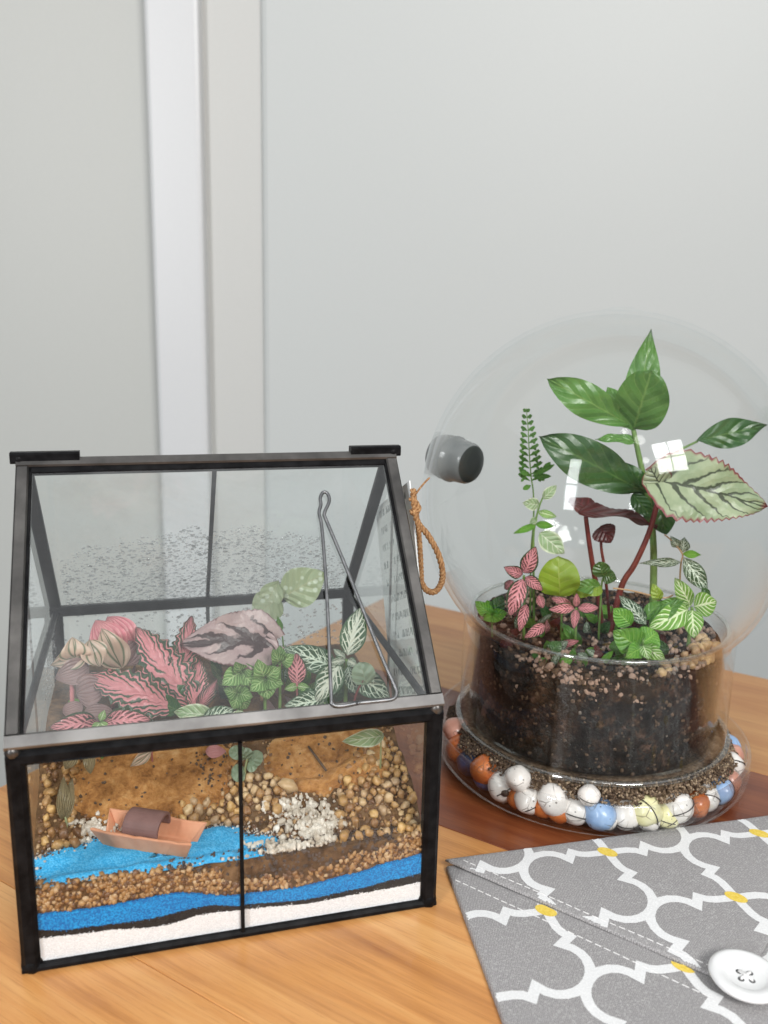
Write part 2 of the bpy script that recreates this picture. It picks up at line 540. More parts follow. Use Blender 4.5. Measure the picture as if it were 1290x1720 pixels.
# plants
G_DARK = (0.035, 0.065, 0.028)
M['stem_green'] = m_plain('green_stem', (0.10, 0.19, 0.045), (0.16, 0.27, 0.07), 0.45, scale=150)
M['stem_pale'] = m_plain('pale_stem', (0.30, 0.34, 0.16), (0.38, 0.40, 0.22), 0.5, scale=150)
M['stem_red'] = m_plain('red_stem', (0.10, 0.012, 0.012), (0.17, 0.03, 0.025), 0.45, scale=150)
M['stem_pink'] = m_plain('pink_stem', (0.42, 0.13, 0.15), (0.52, 0.20, 0.20), 0.45, scale=150)
M['stem_tan'] = m_plain('tan_stem', (0.36, 0.22, 0.11), (0.45, 0.30, 0.17), 0.55, scale=150)
M['flame'] = m_leaf('pink_flame_leaf', (0.05, 0.08, 0.05), (0.70, 0.27, 0.29), base2=(0.06, 0.10, 0.05), nv=7, slant=3.4, w0=1.0, w1=0.10, mid=0.20, warp=0.20, soft=0.13)
M['fit_pink'] = m_leaf('pink_vein_leaf', (0.13, 0.045, 0.04), (0.80, 0.33, 0.36), edge=(0.035, 0.07, 0.025), edge_at=0.80, nv=7, slant=2.4, w0=0.52, w1=0.30, mid=0.10, net=0.07, netscale=9)
M['fit_white'] = m_leaf('white_vein_leaf', (0.045, 0.11, 0.04), (0.80, 0.84, 0.70), nv=6, slant=2.6, w0=0.55, w1=0.10, mid=0.16, net=0.055, netscale=9, fade=0.72)
M['fit_net'] = m_leaf('net_vein_leaf', (0.035, 0.085, 0.035), (0.66, 0.76, 0.62), nv=6, slant=2.2, w0=0.22, w1=0.10, mid=0.07, net=0.06, netscale=8, fade=0.8)
M['fit_green'] = m_leaf('green_vein_leaf', (0.12, 0.25, 0.06), (0.40, 0.56, 0.24), base2=(0.16, 0.30, 0.08), nv=6, slant=2.2, w0=0.28, w1=0.14, mid=0.08, fade=0.85)
M['fit_lime'] = m_leaf('lime_white_vein_leaf', (0.15, 0.34, 0.05), (0.72, 0.84, 0.52), base2=(0.20, 0.40, 0.07), nv=6, slant=2.2, w0=0.34, w1=0.16, mid=0.10, fade=0.86)
M['green'] = m_leaf('plain_green_leaf', (0.095, 0.25, 0.045), (0.20, 0.37, 0.09), base2=(0.125, 0.29, 0.06), nv=5, slant=1.6, w0=0.06, w1=0.03, mid=0.05, soft=0.05, rough=0.3, trans=0.3)
M['green_dk'] = m_leaf('dark_green_leaf', (0.035, 0.105, 0.026), (0.09, 0.19, 0.05), base2=(0.05, 0.13, 0.032), nv=5, slant=1.6, w0=0.06, w1=0.03, mid=0.05, soft=0.05, rough=0.3)
M['lime'] = m_leaf('lime_round_leaf', (0.24, 0.38, 0.03), (0.36, 0.48, 0.08), base2=(0.28, 0.42, 0.04), nv=4, slant=1.0, w0=0.06, w1=0.03, mid=0.03, soft=0.06, trans=0.3)
M['bright'] = m_leaf('bright_green_leaf', (0.10, 0.30, 0.03), (0.26, 0.50, 0.09), base2=(0.15, 0.36, 0.05), nv=7, slant=2.0, w0=0.16, w1=0.08, mid=0.06, soft=0.10)
M['pale'] = m_leaf('pale_variegated_leaf', (0.36, 0.46, 0.27), (0.62, 0.68, 0.50), base2=(0.25, 0.38, 0.18), edge=(0.60, 0.66, 0.48), edge_at=0.84, nv=5, slant=1.5, w0=0.15, w1=0.05, mid=0.05)
M['rex'] = m_leaf('silver_begonia_leaf', (0.24, 0.31, 0.18), (0.05, 0.065, 0.035), base2=(0.34, 0.40, 0.25), edge=(0.20, 0.035, 0.045), edge_at=0.92, nv=5, slant=1.9, w0=0.30, w1=0.03, mid=0.045, soft=0.10, warp=0.09, under=(0.16, 0.02, 0.02), trans=0.15)
M['rex_under'] = m_leaf('dark_red_begonia_leaf', (0.06, 0.012, 0.012), (0.13, 0.02, 0.02), base2=(0.10, 0.02, 0.015), nv=5, slant=1.9, w0=0.2, w1=0.1, mid=0.05)
M['rex_pink'] = m_leaf('pink_silver_begonia_leaf', (0.42, 0.29, 0.29), (0.075, 0.045, 0.045), base2=(0.50, 0.37, 0.36), edge=(0.13, 0.05, 0.05), edge_at=0.95, nv=3, slant=1.7, w0=1.0, w1=-0.35, mid=0.16, soft=0.12, warp=0.22)
M['spot'] = m_leaf('spotted_leaf', (0.27, 0.33, 0.18), (0.33, 0.36, 0.20), base2=(0.32, 0.37, 0.21), nv=5, slant=1.6, w0=0.1, w1=0.04, mid=0.05, spots=(0.50, 0.56, 0.42))
M['trad'] = m_leaf('striped_pink_cream_leaf', (0.60, 0.44, 0.33), (0.15, 0.18, 0.10), base2=(0.66, 0.50, 0.40), nv=1, slant=1.6, w0=0.22, w1=0.22, mid=0.04, soft=0.18, warp=0.03)
M['trad_pink'] = m_leaf('pink_leaf', (0.62, 0.20, 0.24), (0.70, 0.34, 0.34), base2=(0.66, 0.30, 0.30), nv=1, slant=4.0, w0=0.3, w1=0.2, mid=0.04, soft=0.2)
M['dusky'] = m_leaf('dusky_purple_leaf', (0.28, 0.17, 0.17), (0.36, 0.24, 0.23), base2=(0.34, 0.22, 0.21), nv=1, slant=4.0, w0=0.2, w1=0.1, mid=0.04, soft=0.2)
M['succ'] = m_leaf('grey_green_round_leaf', (0.22, 0.31, 0.20), (0.32, 0.40, 0.27), base2=(0.27, 0.36, 0.24), nv=3, slant=1.0, w0=0.06, w1=0.03, mid=0.03, soft=0.06)
M['stripe_leaf'] = m_leaf('olive_striped_leaf', (0.20, 0.17, 0.09), (0.40, 0.34, 0.20), base2=(0.24, 0.19, 0.11), nv=1, slant=3.5, w0=0.35, w1=0.30, mid=0.06, soft=0.15, warp=0.02)


# ------------------------------------------------------------------ mesh helpers
class MB:
    def __init__(self):
        self.v, self.f, self.uv = [], [], []

    def add(self, vs_, fs, uvs=None):
        o = len(self.v)
        self.v += [Vector(p) for p in vs_]
        self.f += [tuple(i + o for i in f_) for f_ in fs]
        if uvs:
            self.uv += uvs
        return self

    def box(self, lo, hi):
        x0, y0, z0 = lo
        x1, y1, z1 = hi
        return self.add([(x0, y0, z0), (x1, y0, z0), (x1, y1, z0), (x0, y1, z0), (x0, y0, z1), (x1, y0, z1), (x1, y1, z1), (x0, y1, z1)],
                        [(0, 3, 2, 1), (4, 5, 6, 7), (0, 1, 5, 4), (1, 2, 6, 5), (2, 3, 7, 6), (3, 0, 4, 7)])

    def bar(self, p, q, wd, ht, up=(0, 0, 1), ch=0.08):
        """chamfered bar from p to q"""
        p, q, up = Vector(p), Vector(q), Vector(up)
        d = (q - p).normalized()
        s = d.cross(up).normalized()
        u = s.cross(d).normalized()
        a, b = wd / 2, ht / 2
        c = min(ch, a * 0.8, b * 0.8)
        pr = [(-a + c, -b), (a - c, -b), (a, -b + c), (a, b - c), (a - c, b), (-a + c, b), (-a, b - c), (-a, -b + c)]
        vs_ = [e + s * x + u * y for e in (p, q) for x, y in pr]
        fs = [(i, (i + 1) % 8, 8 + (i + 1) % 8, 8 + i) for i in range(8)] + [tuple(range(7, -1, -1)), tuple(range(8, 16))]
        return self.add(vs_, fs)

    def tube(self, path, rad, ns=8, closed=False):
        path = [Vector(p) for p in path]
        n_ = len(path)
        if not isinstance(rad, (list, tuple)):
            rad = [rad] * n_
        ref = None
        vs_, fs = [], []
        for i, p in enumerate(path):
            a = path[(i - 1) % n_] if (i > 0 or closed) else p
            b = path[(i + 1) % n_] if (i < n_ - 1 or closed) else p
            d = (b - a).normalized()
            if ref is None:
                ref = d.orthogonal().normalized()
            ref = (ref - d * ref.dot(d))
            ref = ref.normalized() if ref.length > 1e-6 else d.orthogonal().normalized()
            s = d.cross(ref)
            for k in range(ns):
                an = 2 * math.pi * k / ns
                vs_.append(p + (ref * math.cos(an) + s * math.sin(an)) * rad[i])
        m = n_ if closed else n_ - 1
        for i in range(m):
            j = (i + 1) % n_
            for k in range(ns):
                l_ = (k + 1) % ns
                fs.append((i * ns + k, i * ns + l_, j * ns + l_, j * ns + k))
        if not closed:
            fs += [tuple(range(ns - 1, -1, -1)), tuple(range((n_ - 1) * ns, n_ * ns))]
        return self.add(vs_, fs)

    def lathe(self, prof, ns=96, c=(0, 0, 0)):
        c = Vector(c)
        vs_, fs = [], []
        for r, z in prof:
            for k in range(ns):
                an = 2 * math.pi * k / ns
                vs_.append(c + Vector((r * math.cos(an), r * math.sin(an), z)))
        for i in range(len(prof) - 1):
            for k in range(ns):
                l_ = (k + 1) % ns
                fs.append((i * ns + k, i * ns + l_, (i + 1) * ns + l_, (i + 1) * ns + k))
        return self.add(vs_, fs)

    def grid(self, fn, nu, nv):
        vs_ = [fn(i / nu, j / nv) for i in range(nu + 1) for j in range(nv + 1)]
        fs = [(i * (nv + 1) + j, (i + 1) * (nv + 1) + j, (i + 1) * (nv + 1) + j + 1, i * (nv + 1) + j + 1) for i in range(nu) for j in range(nv)]
        uvs = [(i / nu, j / nv) for i in range(nu + 1) for j in range(nv + 1)]
        return self.add(vs_, fs, uvs)

    def build(self, name, mat, parent=None, org=(0, 0, 0), smooth=False):
        org = Vector(org)
        me = bpy.data.meshes.new(name)
        me.from_pydata([(p - org) * S for p in self.v], [], self.f)
        if self.uv and len(self.uv) == len(self.v):
            ul = me.uv_layers.new(name='UVMap')
            for lp in me.loops:
                ul.data[lp.index].uv = self.uv[lp.vertex_index]
        if smooth:
            me.shade_smooth()
        me.materials.append(mat if not isinstance(mat, str) else M[mat])
        me.update()
        o = bpy.data.objects.new(name, me)
        COL.objects.link(o)
        if parent is not None:
            o.parent = parent
        else:
            o.location = org * S
        return o


def tag(o, label=None, cat=None, group=None, kind=None):
    for k, v_ in (('label', label), ('category', cat), ('group', group), ('kind', kind)):
        if v_:
            o[k] = v_
    return o


def empty(name, loc, rz=0.0):
    o = bpy.data.objects.new(name, None)
    COL.objects.link(o)
    o.empty_display_size = 0.01
    o.location = Vector(loc) * S
    o.rotation_euler = (0, 0, rz)
    return o


def inst(name, me, mat, loc, rot, scl, parent=None):
    o = bpy.data.objects.new(name, me)
    COL.objects.link(o)
    o.location = Vector(loc) * S
    o.rotation_euler = rot
    o.scale = scl
    if mat is not None:
        o.material_slots[0].link = 'OBJECT'
        o.material_slots[0].material = mat
    if parent is not None:
        o.parent = parent
    return o


def ico(sub, rough, seed, sq=(1, 1, 1)):
    bm = bmesh.new()
    bmesh.ops.create_icosphere(bm, subdivisions=sub, radius=1.0)
    vs_ = []
    off = Vector((seed * 3.7, seed * 1.3, seed * 5.1))
    for v_ in bm.verts:
        k = 1 + rough * mn.noise(v_.co * 1.3 + off) + rough * 0.4 * mn.noise(v_.co * 3.1 + off)
        vs_.append(Vector((v_.co.x * k * sq[0], v_.co.y * k * sq[1], v_.co.z * k * sq[2])))
    fs = [tuple(v_.index for v_ in f_.verts) for f_ in bm.faces]
    bm.free()
    return vs_, fs


STONE = [ico(2, 0.55, i + 1, (1, 0.86, 0.74)) for i in range(6)]
STONE_LO = [ico(1, 0.85, i + 11, (1, 0.86, 0.76)) for i in range(6)]


def add_stone(mb, lib, p, r):
    vs_, fs = random.choice(lib)
    R_ = Matrix.Rotation(random.uniform(0, 6.28), 3, 'X') @ Matrix.Rotation(random.uniform(0, 6.28), 3, 'Y') @ Matrix.Rotation(random.uniform(0, 6.28), 3, 'Z')
    p = Vector(p)
    mb.add([p + (R_ @ v_) * r for v_ in vs_], fs)


def sst(x, a, b):
    t = max(0.0, min(1.0, (x - a) / (b - a)))
    return t * t * (3 - 2 * t)


# ------------------------------------------------------------------ the room behind
def wall_piece(name, x0, x1, y, mat, depth=3.0, bev=0.25):
    mb = MB()
    z0, z1 = -70, 130
    pr = [(x0, y + depth), (x0, y + bev), (x0 + bev * 0.3, y + bev * 0.3), (x0 + bev, y), (x1 - bev, y), (x1 - bev * 0.3, y + bev * 0.3), (x1, y + bev), (x1, y + depth)]
    vs_ = [(a, b, z) for z in (z0, z1) for a, b in pr]
    k = len(pr)
    mb.add(vs_, [(i, i + 1, k + i + 1, k + i) for i in range(k - 1)])
    return tag(mb.build(name, mat), kind='structure')


YW = 104.0
xa, xb = aty(258, 400, YW).x, aty(345, 400, YW).x
xc = aty(440, 400, YW).x
wall_piece('wall_left', -170, xa + 0.6, YW + 1.6, 'door')
wall_piece('door_trim', xa, xb, YW - 1.0, 'trim', 5, 0.5)
wall_piece('door_jamb', xb - 0.6, xc + 0.3, YW + 0.9, 'strip')
wall_piece('wall_right', xc, 190, YW, 'wall', 3, 0.7)

# ------------------------------------------------------------------ table
TD = Vector((0.852, -0.524, 0))
TN = Vector((0.524, 0.852, 0))
TA = math.atan2(TD.y, TD.x)
table = empty('wooden_table', (0, 0, 0), TA)
tag(table, 'honey oak wooden table top of wide glued boards with one red-brown board', 'table')
for k, (o0, o1, mt) in enumerate(((53.0, 69.1, 'oak_falloff'), (37.15, 53.0, 'redwood'), (21.3, 37.15, 'oak'), (5.4, 21.3, 'oak'), (-10.5, 5.4, 'oak'))):
    mb = MB()
    g = 0.012
    c = 0.05 if k else 0.35
    x0, x1 = -41.9, 70
    y0, y1 = o0 + g, o1 - g
    if k == 0:
        pr = [(y0, -3.0), (y0, -0.04), (y0 + 0.04, 0), (y1 - c, 0), (y1 - c * 0.3, -c * 0.3), (y1, -c), (y1, -3.0)]
    else:
        pr = [(y0, -3.0), (y0, -0.03), (y0 + 0.03, 0), (y1 - 0.03, 0), (y1, -0.03), (y1, -3.0)]
    q = len(pr)
    xs = [(x0, -0.35), (x0 + 0.1, -0.1), (x0 + 0.35, 0), (x1, 0)]
    vs_ = [(xx, yy, min(zz, dz) if zz > -2 else zz) for xx, dz in xs for yy, zz in pr]
    fs = [(i * q + j, i * q + j + 1, (i + 1) * q + j + 1, (i + 1) * q + j) for i in range(len(xs) - 1) for j in range(q - 1)]
    fs += [tuple(range(q))]
    mb.add(vs_, fs)
    b = mb.build('plank', mt, table)
    if mt == 'redwood':
        b['label'] = 'darker red-brown board under the glass globe'

# ------------------------------------------------------------------ glass house terrarium
house = empty('glass_house_terrarium', HO, HYAW)
tag(house, 'house-shaped glass terrarium with dark metal frame and pitched hinged roof', 'terrarium')
T0 = 0.30                                              # lowest rail height


def hbar(p, q, wd, ht, up=(0, 0, 1), mat='black', name='frame_bar', ch=0.1, par=None):
    return MB().bar(p, q, wd, ht, up, ch).build(name, mat, par or house)


def hpane(name, pts, mat, th=0.0):
    return MB().add(pts, [tuple(range(len(pts)))]).build(name, mat, house)


RY = HD / 2
sl_f = Vector((0, RY, HR - HZ)).normalized()            # up the front roof
nr_f = Vector((0, -sl_f.z, sl_f.y))                     # its outward normal
sl_b = Vector((0, -RY, HR - HZ)).normalized()
nr_b = Vector((0, sl_b.z, RY / Vector((0, RY, HR - HZ)).length))
e = 0.31
# base rails
hbar((0, e, 0.17), (HW, e, 0.17), 0.62, 0.34)
hbar((0, HD - e, 0.17), (HW, HD - e, 0.17), 0.62, 0.34)
hbar((e, 0.62, 0.17), (e, HD - 0.62, 0.17), 0.62, 0.33)
hbar((HW - e, 0.62, 0.17), (HW - e, HD - 0.62, 0.17), 0.62, 0.33)
# posts
for x in (0.36, HW - 0.36):
    hbar((x, 0.36, 0.1), (x, 0.36, HZ - 0.35), 0.74, 0.74, (0, 1, 0), ch=0.18)
    hbar((x, HD - 0.33, 0.1), (x, HD - 0.33, HZ - 0.3), 0.66, 0.66, (0, 1, 0), ch=0.15)
# eaves
hbar((0.02, 0.34, HZ - 0.42), (HW - 0.02, 0.34, HZ - 0.42), 0.66, 0.62, ch=0.16)
hbar((0.02, HD - 0.3, HZ - 0.3), (HW - 0.02, HD - 0.3, HZ - 0.3), 0.6, 0.56)
hbar((0.33, 0.7, HZ - 0.36), (0.33, HD - 0.6, HZ - 0.36), 0.3, 0.40)
hbar((HW - 0.33, 0.7, HZ - 0.36), (HW - 0.33, HD - 0.6, HZ - 0.36), 0.3, 0.40)
# back roof and gables
ridge = Vector((0, RY, HR))
hbar((0.05, RY + 0.25, HR - 0.28), (HW - 0.05, RY + 0.25, HR - 0.28), 0.46, 0.40)
for x in (0.32, HW - 0.32):
    p0 = Vector((x, HD - 0.2, HZ - 0.05))
    hbar(p0, Vector((x, RY + 0.3, HR - 0.42)), 0.60, 0.42, nr_b)
    hbar(Vector((x, 0.5, HZ - 0.05)), Vector((x, RY - 0.1, HR - 0.62)), 0.34, 0.34, nr_f)
# lid frame (metal that shows bare)
off = nr_f * 0.02
L0 = Vector((0, 0.10, HZ + 0.02))
Ltop = L0 + sl_f * (Vector((0, RY, HR - HZ)).length - 0.10)
lid = hpane('lid', [L0 + Vector((0.4, 0, 0)) + sl_f * 0.3, L0 + Vector((HW - 0.4, 0, 0)) + sl_f * 0.3, Ltop + Vector((HW - 0.4, 0, 0)) - sl_f * 0.3, Ltop + Vector((0.4, 0, 0)) - sl_f * 0.3], 'lid_pane')
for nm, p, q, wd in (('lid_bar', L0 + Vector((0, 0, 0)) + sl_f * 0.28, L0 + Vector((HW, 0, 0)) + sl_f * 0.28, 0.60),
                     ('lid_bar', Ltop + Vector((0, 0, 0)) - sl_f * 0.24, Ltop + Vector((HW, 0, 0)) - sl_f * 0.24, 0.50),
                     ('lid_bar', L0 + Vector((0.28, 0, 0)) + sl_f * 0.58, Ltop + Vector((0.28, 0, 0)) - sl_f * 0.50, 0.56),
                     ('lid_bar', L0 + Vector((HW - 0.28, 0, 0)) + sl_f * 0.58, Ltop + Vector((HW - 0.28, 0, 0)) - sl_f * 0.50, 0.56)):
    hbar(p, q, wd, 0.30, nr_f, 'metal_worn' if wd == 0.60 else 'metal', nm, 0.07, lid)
    # dark soldered inside lip of the lid
for x in (0.62, HW - 0.62):
    hbar(L0 + Vector((x, 0, 0)) + sl_f * 0.6 - nr_f * 0.10, Ltop + Vector((x, 0, 0)) - sl_f * 0.5 - nr_f * 0.10, 0.16, 0.3, nr_f, 'black', 'lid_lip', 0.03, lid)
hbar(Ltop + Vector((0.55, 0, 0)) - sl_f * 0.62 - nr_f * 0.10, Ltop + Vector((HW - 0.55, 0, 0)) - sl_f * 0.62 - nr_f * 0.10, 0.34, 0.3, nr_f, 'black', 'lid_lip', 0.03, lid)
# hinge tubes on the ridge
for x0, x1 in ((-0.25, 2.75), (HW - 2.35, HW + 0.25)):
    mb = MB().bar((x0, RY + 0.05, HR + 0.0), (x1, RY + 0.05, HR + 0.0), 0.56, 0.52, (0, 0, 1), 0.08)
    mb.build('hinge', 'black', lid)
# solder blobs at the lid and post corners
for p, r in (((0.30, 0.28, HZ - 0.14), 0.33), ((HW - 0.30, 0.28, HZ - 0.14), 0.33), ((0.36, 0.36, 0.28), 0.46), ((HW - 0.36, 0.36, 0.28), 0.46), ((0.12, RY, HR - 0.04), 0.28), ((HW - 0.12, RY, HR - 0.04), 0.28)):
    mb = MB()
    vs_, fs = ico(2, 0.15, p[0] + 3)
    mb.add([Vector(p) + v_ * r for v_ in vs_], fs)
    mb.build('solder_joint', 'metal' if p[2] > 9.9 and p[2] < 12 else 'black', house, smooth=True)
# centre dividers
cx = HW / 2 + 0.05
hbar((cx, 0.10, 0.3), (cx, 0.10, HZ - 0.7), 0.17, 0.12, (0, 1, 0), name='glazing_bar', ch=0.03)
for p, q in (((cx - 0.1, HD - 0.12, 0.6), (cx - 0.1, HD - 0.12, HZ - 0.5)), ((cx - 0.1, HD - 0.25, HZ), (cx - 0.1, RY + 0.3, HR - 0.4))):
    hbar(p, q, 0.22, 0.14, (0, 1, 0.3), name='glazing_bar', ch=0.03)
for x in (cx,):
    hbar((0.06, HD / 2, 0.6), (0.06, HD / 2, HR - 0.8), 0.10, 0.10, (1, 0, 0), 'wire', 'glazing_bar', 0.02)
    hbar((HW - 0.06, HD / 2, 0.6), (HW - 0.06, HD / 2, HR - 0.8), 0.14, 0.10, (1, 0, 0), 'wire', 'glazing_bar', 0.02)
# panes
hpane('front_pane', [(0.3, 0.2, 0.4), (cx - 0.02, 0.2, 0.4), (cx - 0.02, 0.2, HZ - 0.5), (0.3, 0.2, HZ - 0.5)], 'pane')
hpane('front_pane', [(cx + 0.02, 0.2, 0.4), (HW - 0.3, 0.2, 0.4), (HW - 0.3, 0.2, HZ - 0.5), (cx + 0.02, 0.2, HZ - 0.5)], 'pane')
hpane('back_pane', [(0.3, HD - 0.2, 0.4), (HW - 0.3, HD - 0.2, 0.4), (HW - 0.3, HD - 0.2, HZ - 0.4), (0.3, HD - 0.2, HZ - 0.4)], 'mist_pane')
for x in (0.2, HW - 0.2):
    hpane('side_pane', [(x, 0.4, 0.4), (x, HD - 0.4, 0.4), (x, HD - 0.4, HZ), (x, RY, HR - 0.4), (x, 0.4, HZ)], 'pane')
B0 = Vector((0, HD - 0.25, HZ - 0.1))
Btop = Vector((0, RY + 0.25, HR - 0.35))
roofb = hpane('back_roof_pane', [B0 + Vector((0.4, 0, 0)), B0 + Vector((HW - 0.4, 0, 0)), Btop + Vector((HW - 0.4, 0, 0)), Btop + Vector((0.4, 0, 0))], 'mist_pane')
# water drops beading on the inside of the back panes
dome = [(0.0, 1.0)]


def drop(mb, p, r, nrm, down, flat):
    t1 = nrm.cross(down).normalized()
    t2 = nrm.cross(t1)
    vs_, fs = [], []
    ns = 7
    for rr, hh in ((1.0, 0.0), (0.86, 0.5), (0.45, 0.88)):
        for k in range(ns):
            an = 6.2832 * k / ns
            vs_.append(p + t1 * (math.cos(an) * rr * r) + t2 * (math.sin(an) * rr * r * 0.72) + nrm * (hh * r * flat))
    vs_.append(p + nrm * (r * flat))
    for i in range(2):
        for k in range(ns):
            fs.append((i * ns + k, i * ns + (k + 1) % ns, (i + 1) * ns + (k + 1) % ns, (i + 1) * ns + k))
    fs += [(2 * ns + k, 2 * ns + (k + 1) % ns, 3 * ns) for k in range(ns)]
    fs.append(tuple(range(ns - 1, -1, -1)))
    mb.add(vs_, fs)


mb = MB()
inb = -nr_b
cnt = 0
while cnt < 4200:
    s_, t_ = random.uniform(0.03, 0.97), random.random()
    lim = 0.38 + 0.22 * math.exp(-((s_ - 0.44) / 0.22) ** 2) + 0.10 * math.exp(-((s_ - 0.75) / 0.16) ** 2) - 0.10 * sst(s_, 0.82, 0.97)
    lim = lim + 0.02
    lim += 0.16 * mn.noise(Vector((s_ * 6, t_ * 4, 1))) + 0.06 * mn.noise(Vector((s_ * 22, t_ * 14, 5)))
    if t_ > lim:
        continue
    r = random.choice((0.03, 0.035, 0.045, 0.055, 0.065, 0.08, 0.12)) * random.uniform(0.8, 1.2)
    if t_ > lim - 0.1:
        r *= 0.8
    p = B0.lerp(Btop, t_) + Vector((0.4 + s_ * (HW - 0.8), 0, 0)) + inb * 0.02
    drop(mb, p, r, inb, -sl_b, 0.42)
    cnt += 1
for _ in range(5200):
    s_, t_ = random.uniform(0.02, 0.98), abs(random.gauss(0, 0.27))
    if t_ > 0.86:
        continue
    drop(mb, B0.lerp(Btop, t_) + Vector((0.4 + s_ * (HW - 0.8), 0, 0)) + inb * 0.02, random.uniform(0.012, 0.026), inb, -sl_b, 0.4)
for x_, t0, t1 in ((4.2, 0.52, 0.20), (8.9, 0.60, 0.25), (11.5, 0.45, 0.12), (6.4, 0.40, 0.05)):
    for k in range(16):
        t_ = t0 + (t1 - t0) * k / 15
        drop(mb, B0.lerp(Btop, t_) + Vector((x_ + 0.1 * math.sin(k * 0.7), 0, 0)) + inb * 0.022, 0.05 + 0.07 * (k == 15) + random.uniform(0, 0.02), inb, -sl_b, 0.4)
tag(mb.build('water_drops', 'drop', roofb, smooth=True), kind='stuff')
mb = MB()
for _ in range(420):
    x, z = random.uniform(0.6, HW - 0.6), random.uniform(6.5, HZ - 0.6)
    drop(mb, Vector((x, HD - 0.25, z)), random.uniform(0.04, 0.13), Vector((0, -1, 0)), Vector((0, 0, -1)), 0.5)
for _ in range(200):
    x = 0.24
    y, z = random.uniform(11, HD - 0.6), random.uniform(6.5, HZ)
    drop(mb, Vector((x, y, z)), random.uniform(0.04, 0.10), Vector((1, 0, 0)), Vector((0, 0, -1)), 0.5)
tag(mb.build('water_drops', 'drop', house, smooth=True), kind='stuff')


# wire prop lying on the lid
def on_lid(px, py, lift=0.16):
    d = ray(px, py)
    p0, nn = HL(*(L0 + nr_f * (0.05 + lift))), (HB * nr_f.y + Vector((0, 0, nr_f.z)))
    return CAMP + d * ((p0 - CAMP).dot(nn) / d.dot(nn))


def smooth_path(pts, k=6):
    out = []
    n_ = len(pts)
    for i in range(n_ - 1):
        a, b, c, d = pts[max(i - 1, 0)], pts[i], pts[i + 1], pts[min(i + 2, n_ - 1)]
        for j in range(k):
            t = j / k
            out.append(0.5 * ((2 * b) + (c - a) * t + (2 * a - 5 * b + 4 * c - d) * t * t + (3 * b - a - 3 * c + d) * t ** 3))
    out.append(pts[-1])
    return out


wp = [(600, 1181), (572, 1186), (558, 1182), (556, 1160), (549, 1000), (541, 890), (536, 862), (539, 848), (538, 836), (543, 827), (550, 829), (553, 842), (545, 862), (549, 876), (580, 950), (640, 1100), (662, 1150), (666, 1165), (660, 1174), (640, 1177), (600, 1181)]
pts = smooth_path([inv_h(on_lid(*q)) for q in wp], 5)
MB().tube(pts, 0.085, 8).build('wire_prop', 'wire', lid, smooth=True)


# ---- layers of sand against the glass
def curve(keys, x):
    for (x0, z0), (x1, z1) in zip(keys, keys[1:]):
        if x <= x1:
            t = max(0, (x - x0) / (x1 - x0))
            t = t * t * (3 - 2 * t)
            return z0 + (z1 - z0) * t
    return keys[-1][1]


K1 = [(0, 1.45), (3, 1.32), (5.6, 1.10), (7.5, 1.35), (9.5, 1.25), (12, 1.05), (15, 1.15), (18, 1.25)]
K2 = [(0, 1.95), (2, 1.62), (5, 1.55), (7.5, 1.75), (9, 1.50), (12, 1.28), (14.5, 1.42), (16, 1.60), (18, 1.75)]
K3 = [(0, 2.55), (3, 2.42), (6, 2.55), (9, 1.98), (11.5, 1.90), (14, 2.15), (16, 2.50), (18, 2.75)]
KC = [(0, 3.75), (4, 3.80), (9, 3.55), (14, 3.6), (18, 3.8)]
X0, X1, Y0, Y1 = 0.26, HW - 0.26, 0.28, HD - 0.3


def jit(i, k):
    return 0.05 * mn.noise(Vector((i * 0.93, k * 7.7, 0))) + 0.03 * mn.noise(Vector((i * 0.31, k * 3.1, 4)))


def layer(name, lo, hi, k0, k1, mat, label, cat):
    mb = MB()
    NX = 260
    fr_lo = [(X0 + (X1 - X0) * i / NX) for i in range(NX + 1)]
    zl = [(lo(x) if callable(lo) else lo) + (jit(i, k0) if k0 else 0) for i, x in enumerate(fr_lo)]
    zh = [hi(x) + jit(i, k1) for i, x in enumerate(fr_lo)]
    vs_, fs = [], []
    for i, x in enumerate(fr_lo):
        vs_ += [(x, Y0, zl[i]), (x, Y0, zh[i]), (x, Y1, zh[i]), (x, Y1, zl[i])]
    for i in range(NX):
        a, b = i * 4, i * 4 + 4
        fs += [(a, b, b + 1, a + 1), (a + 1, b + 1, b + 2, a + 2), (a + 2, b + 2, b + 3, a + 3), (a + 3, b + 3, b, a)]
    fs += [(0, 1, 2, 3), (NX * 4 + 3, NX * 4 + 2, NX * 4 + 1, NX * 4)]
    mb.add([HL(*p) for p in vs_], fs)
    o = mb.build(name, mat, org=HL(9, 9, 0.4))
    return tag(o, label, cat, kind='stuff')


layer('white_sand', 0.34, lambda x: curve(K1, x), 0, 1, 'white_sand', 'white sand layer at the bottom of the glass house', 'sand')
layer('black_sand', lambda x: curve(K1, x), lambda x: curve(K2, x), 1, 2, 'black_sand', 'thin black sand layer between the white and blue sand', 'sand')
layer('blue_sand', lambda x: curve(K2, x), lambda x: curve(K3, x), 2, 3, 'blue_sand', 'bright blue sand layer over the black sand line', 'sand')


for nm, KK, ms in (('white_sand', K1, -1), ('blue_sand', K2, 1), ('black_sand', K2, -1), ('blue_sand', K3, 1), ('black_sand', K1, 1)):
    mb = MB()
    for _ in range(420):
        x = random.uniform(0.4, HW - 0.4)
        dz = abs(random.gauss(0, 0.035)) * ms * (-1 if random.random() < 0.25 else 1)
        add_stone(mb, STONE_LO, HL(x, Y0 + 0.005, curve(KK, x) + dz), random.uniform(0.012, 0.028))
    tag(mb.build('sand_grains', nm, org=HL(9, 0.3, 1.5)), 'stray grains along the line between two sand layers', 'sand', kind='stuff')


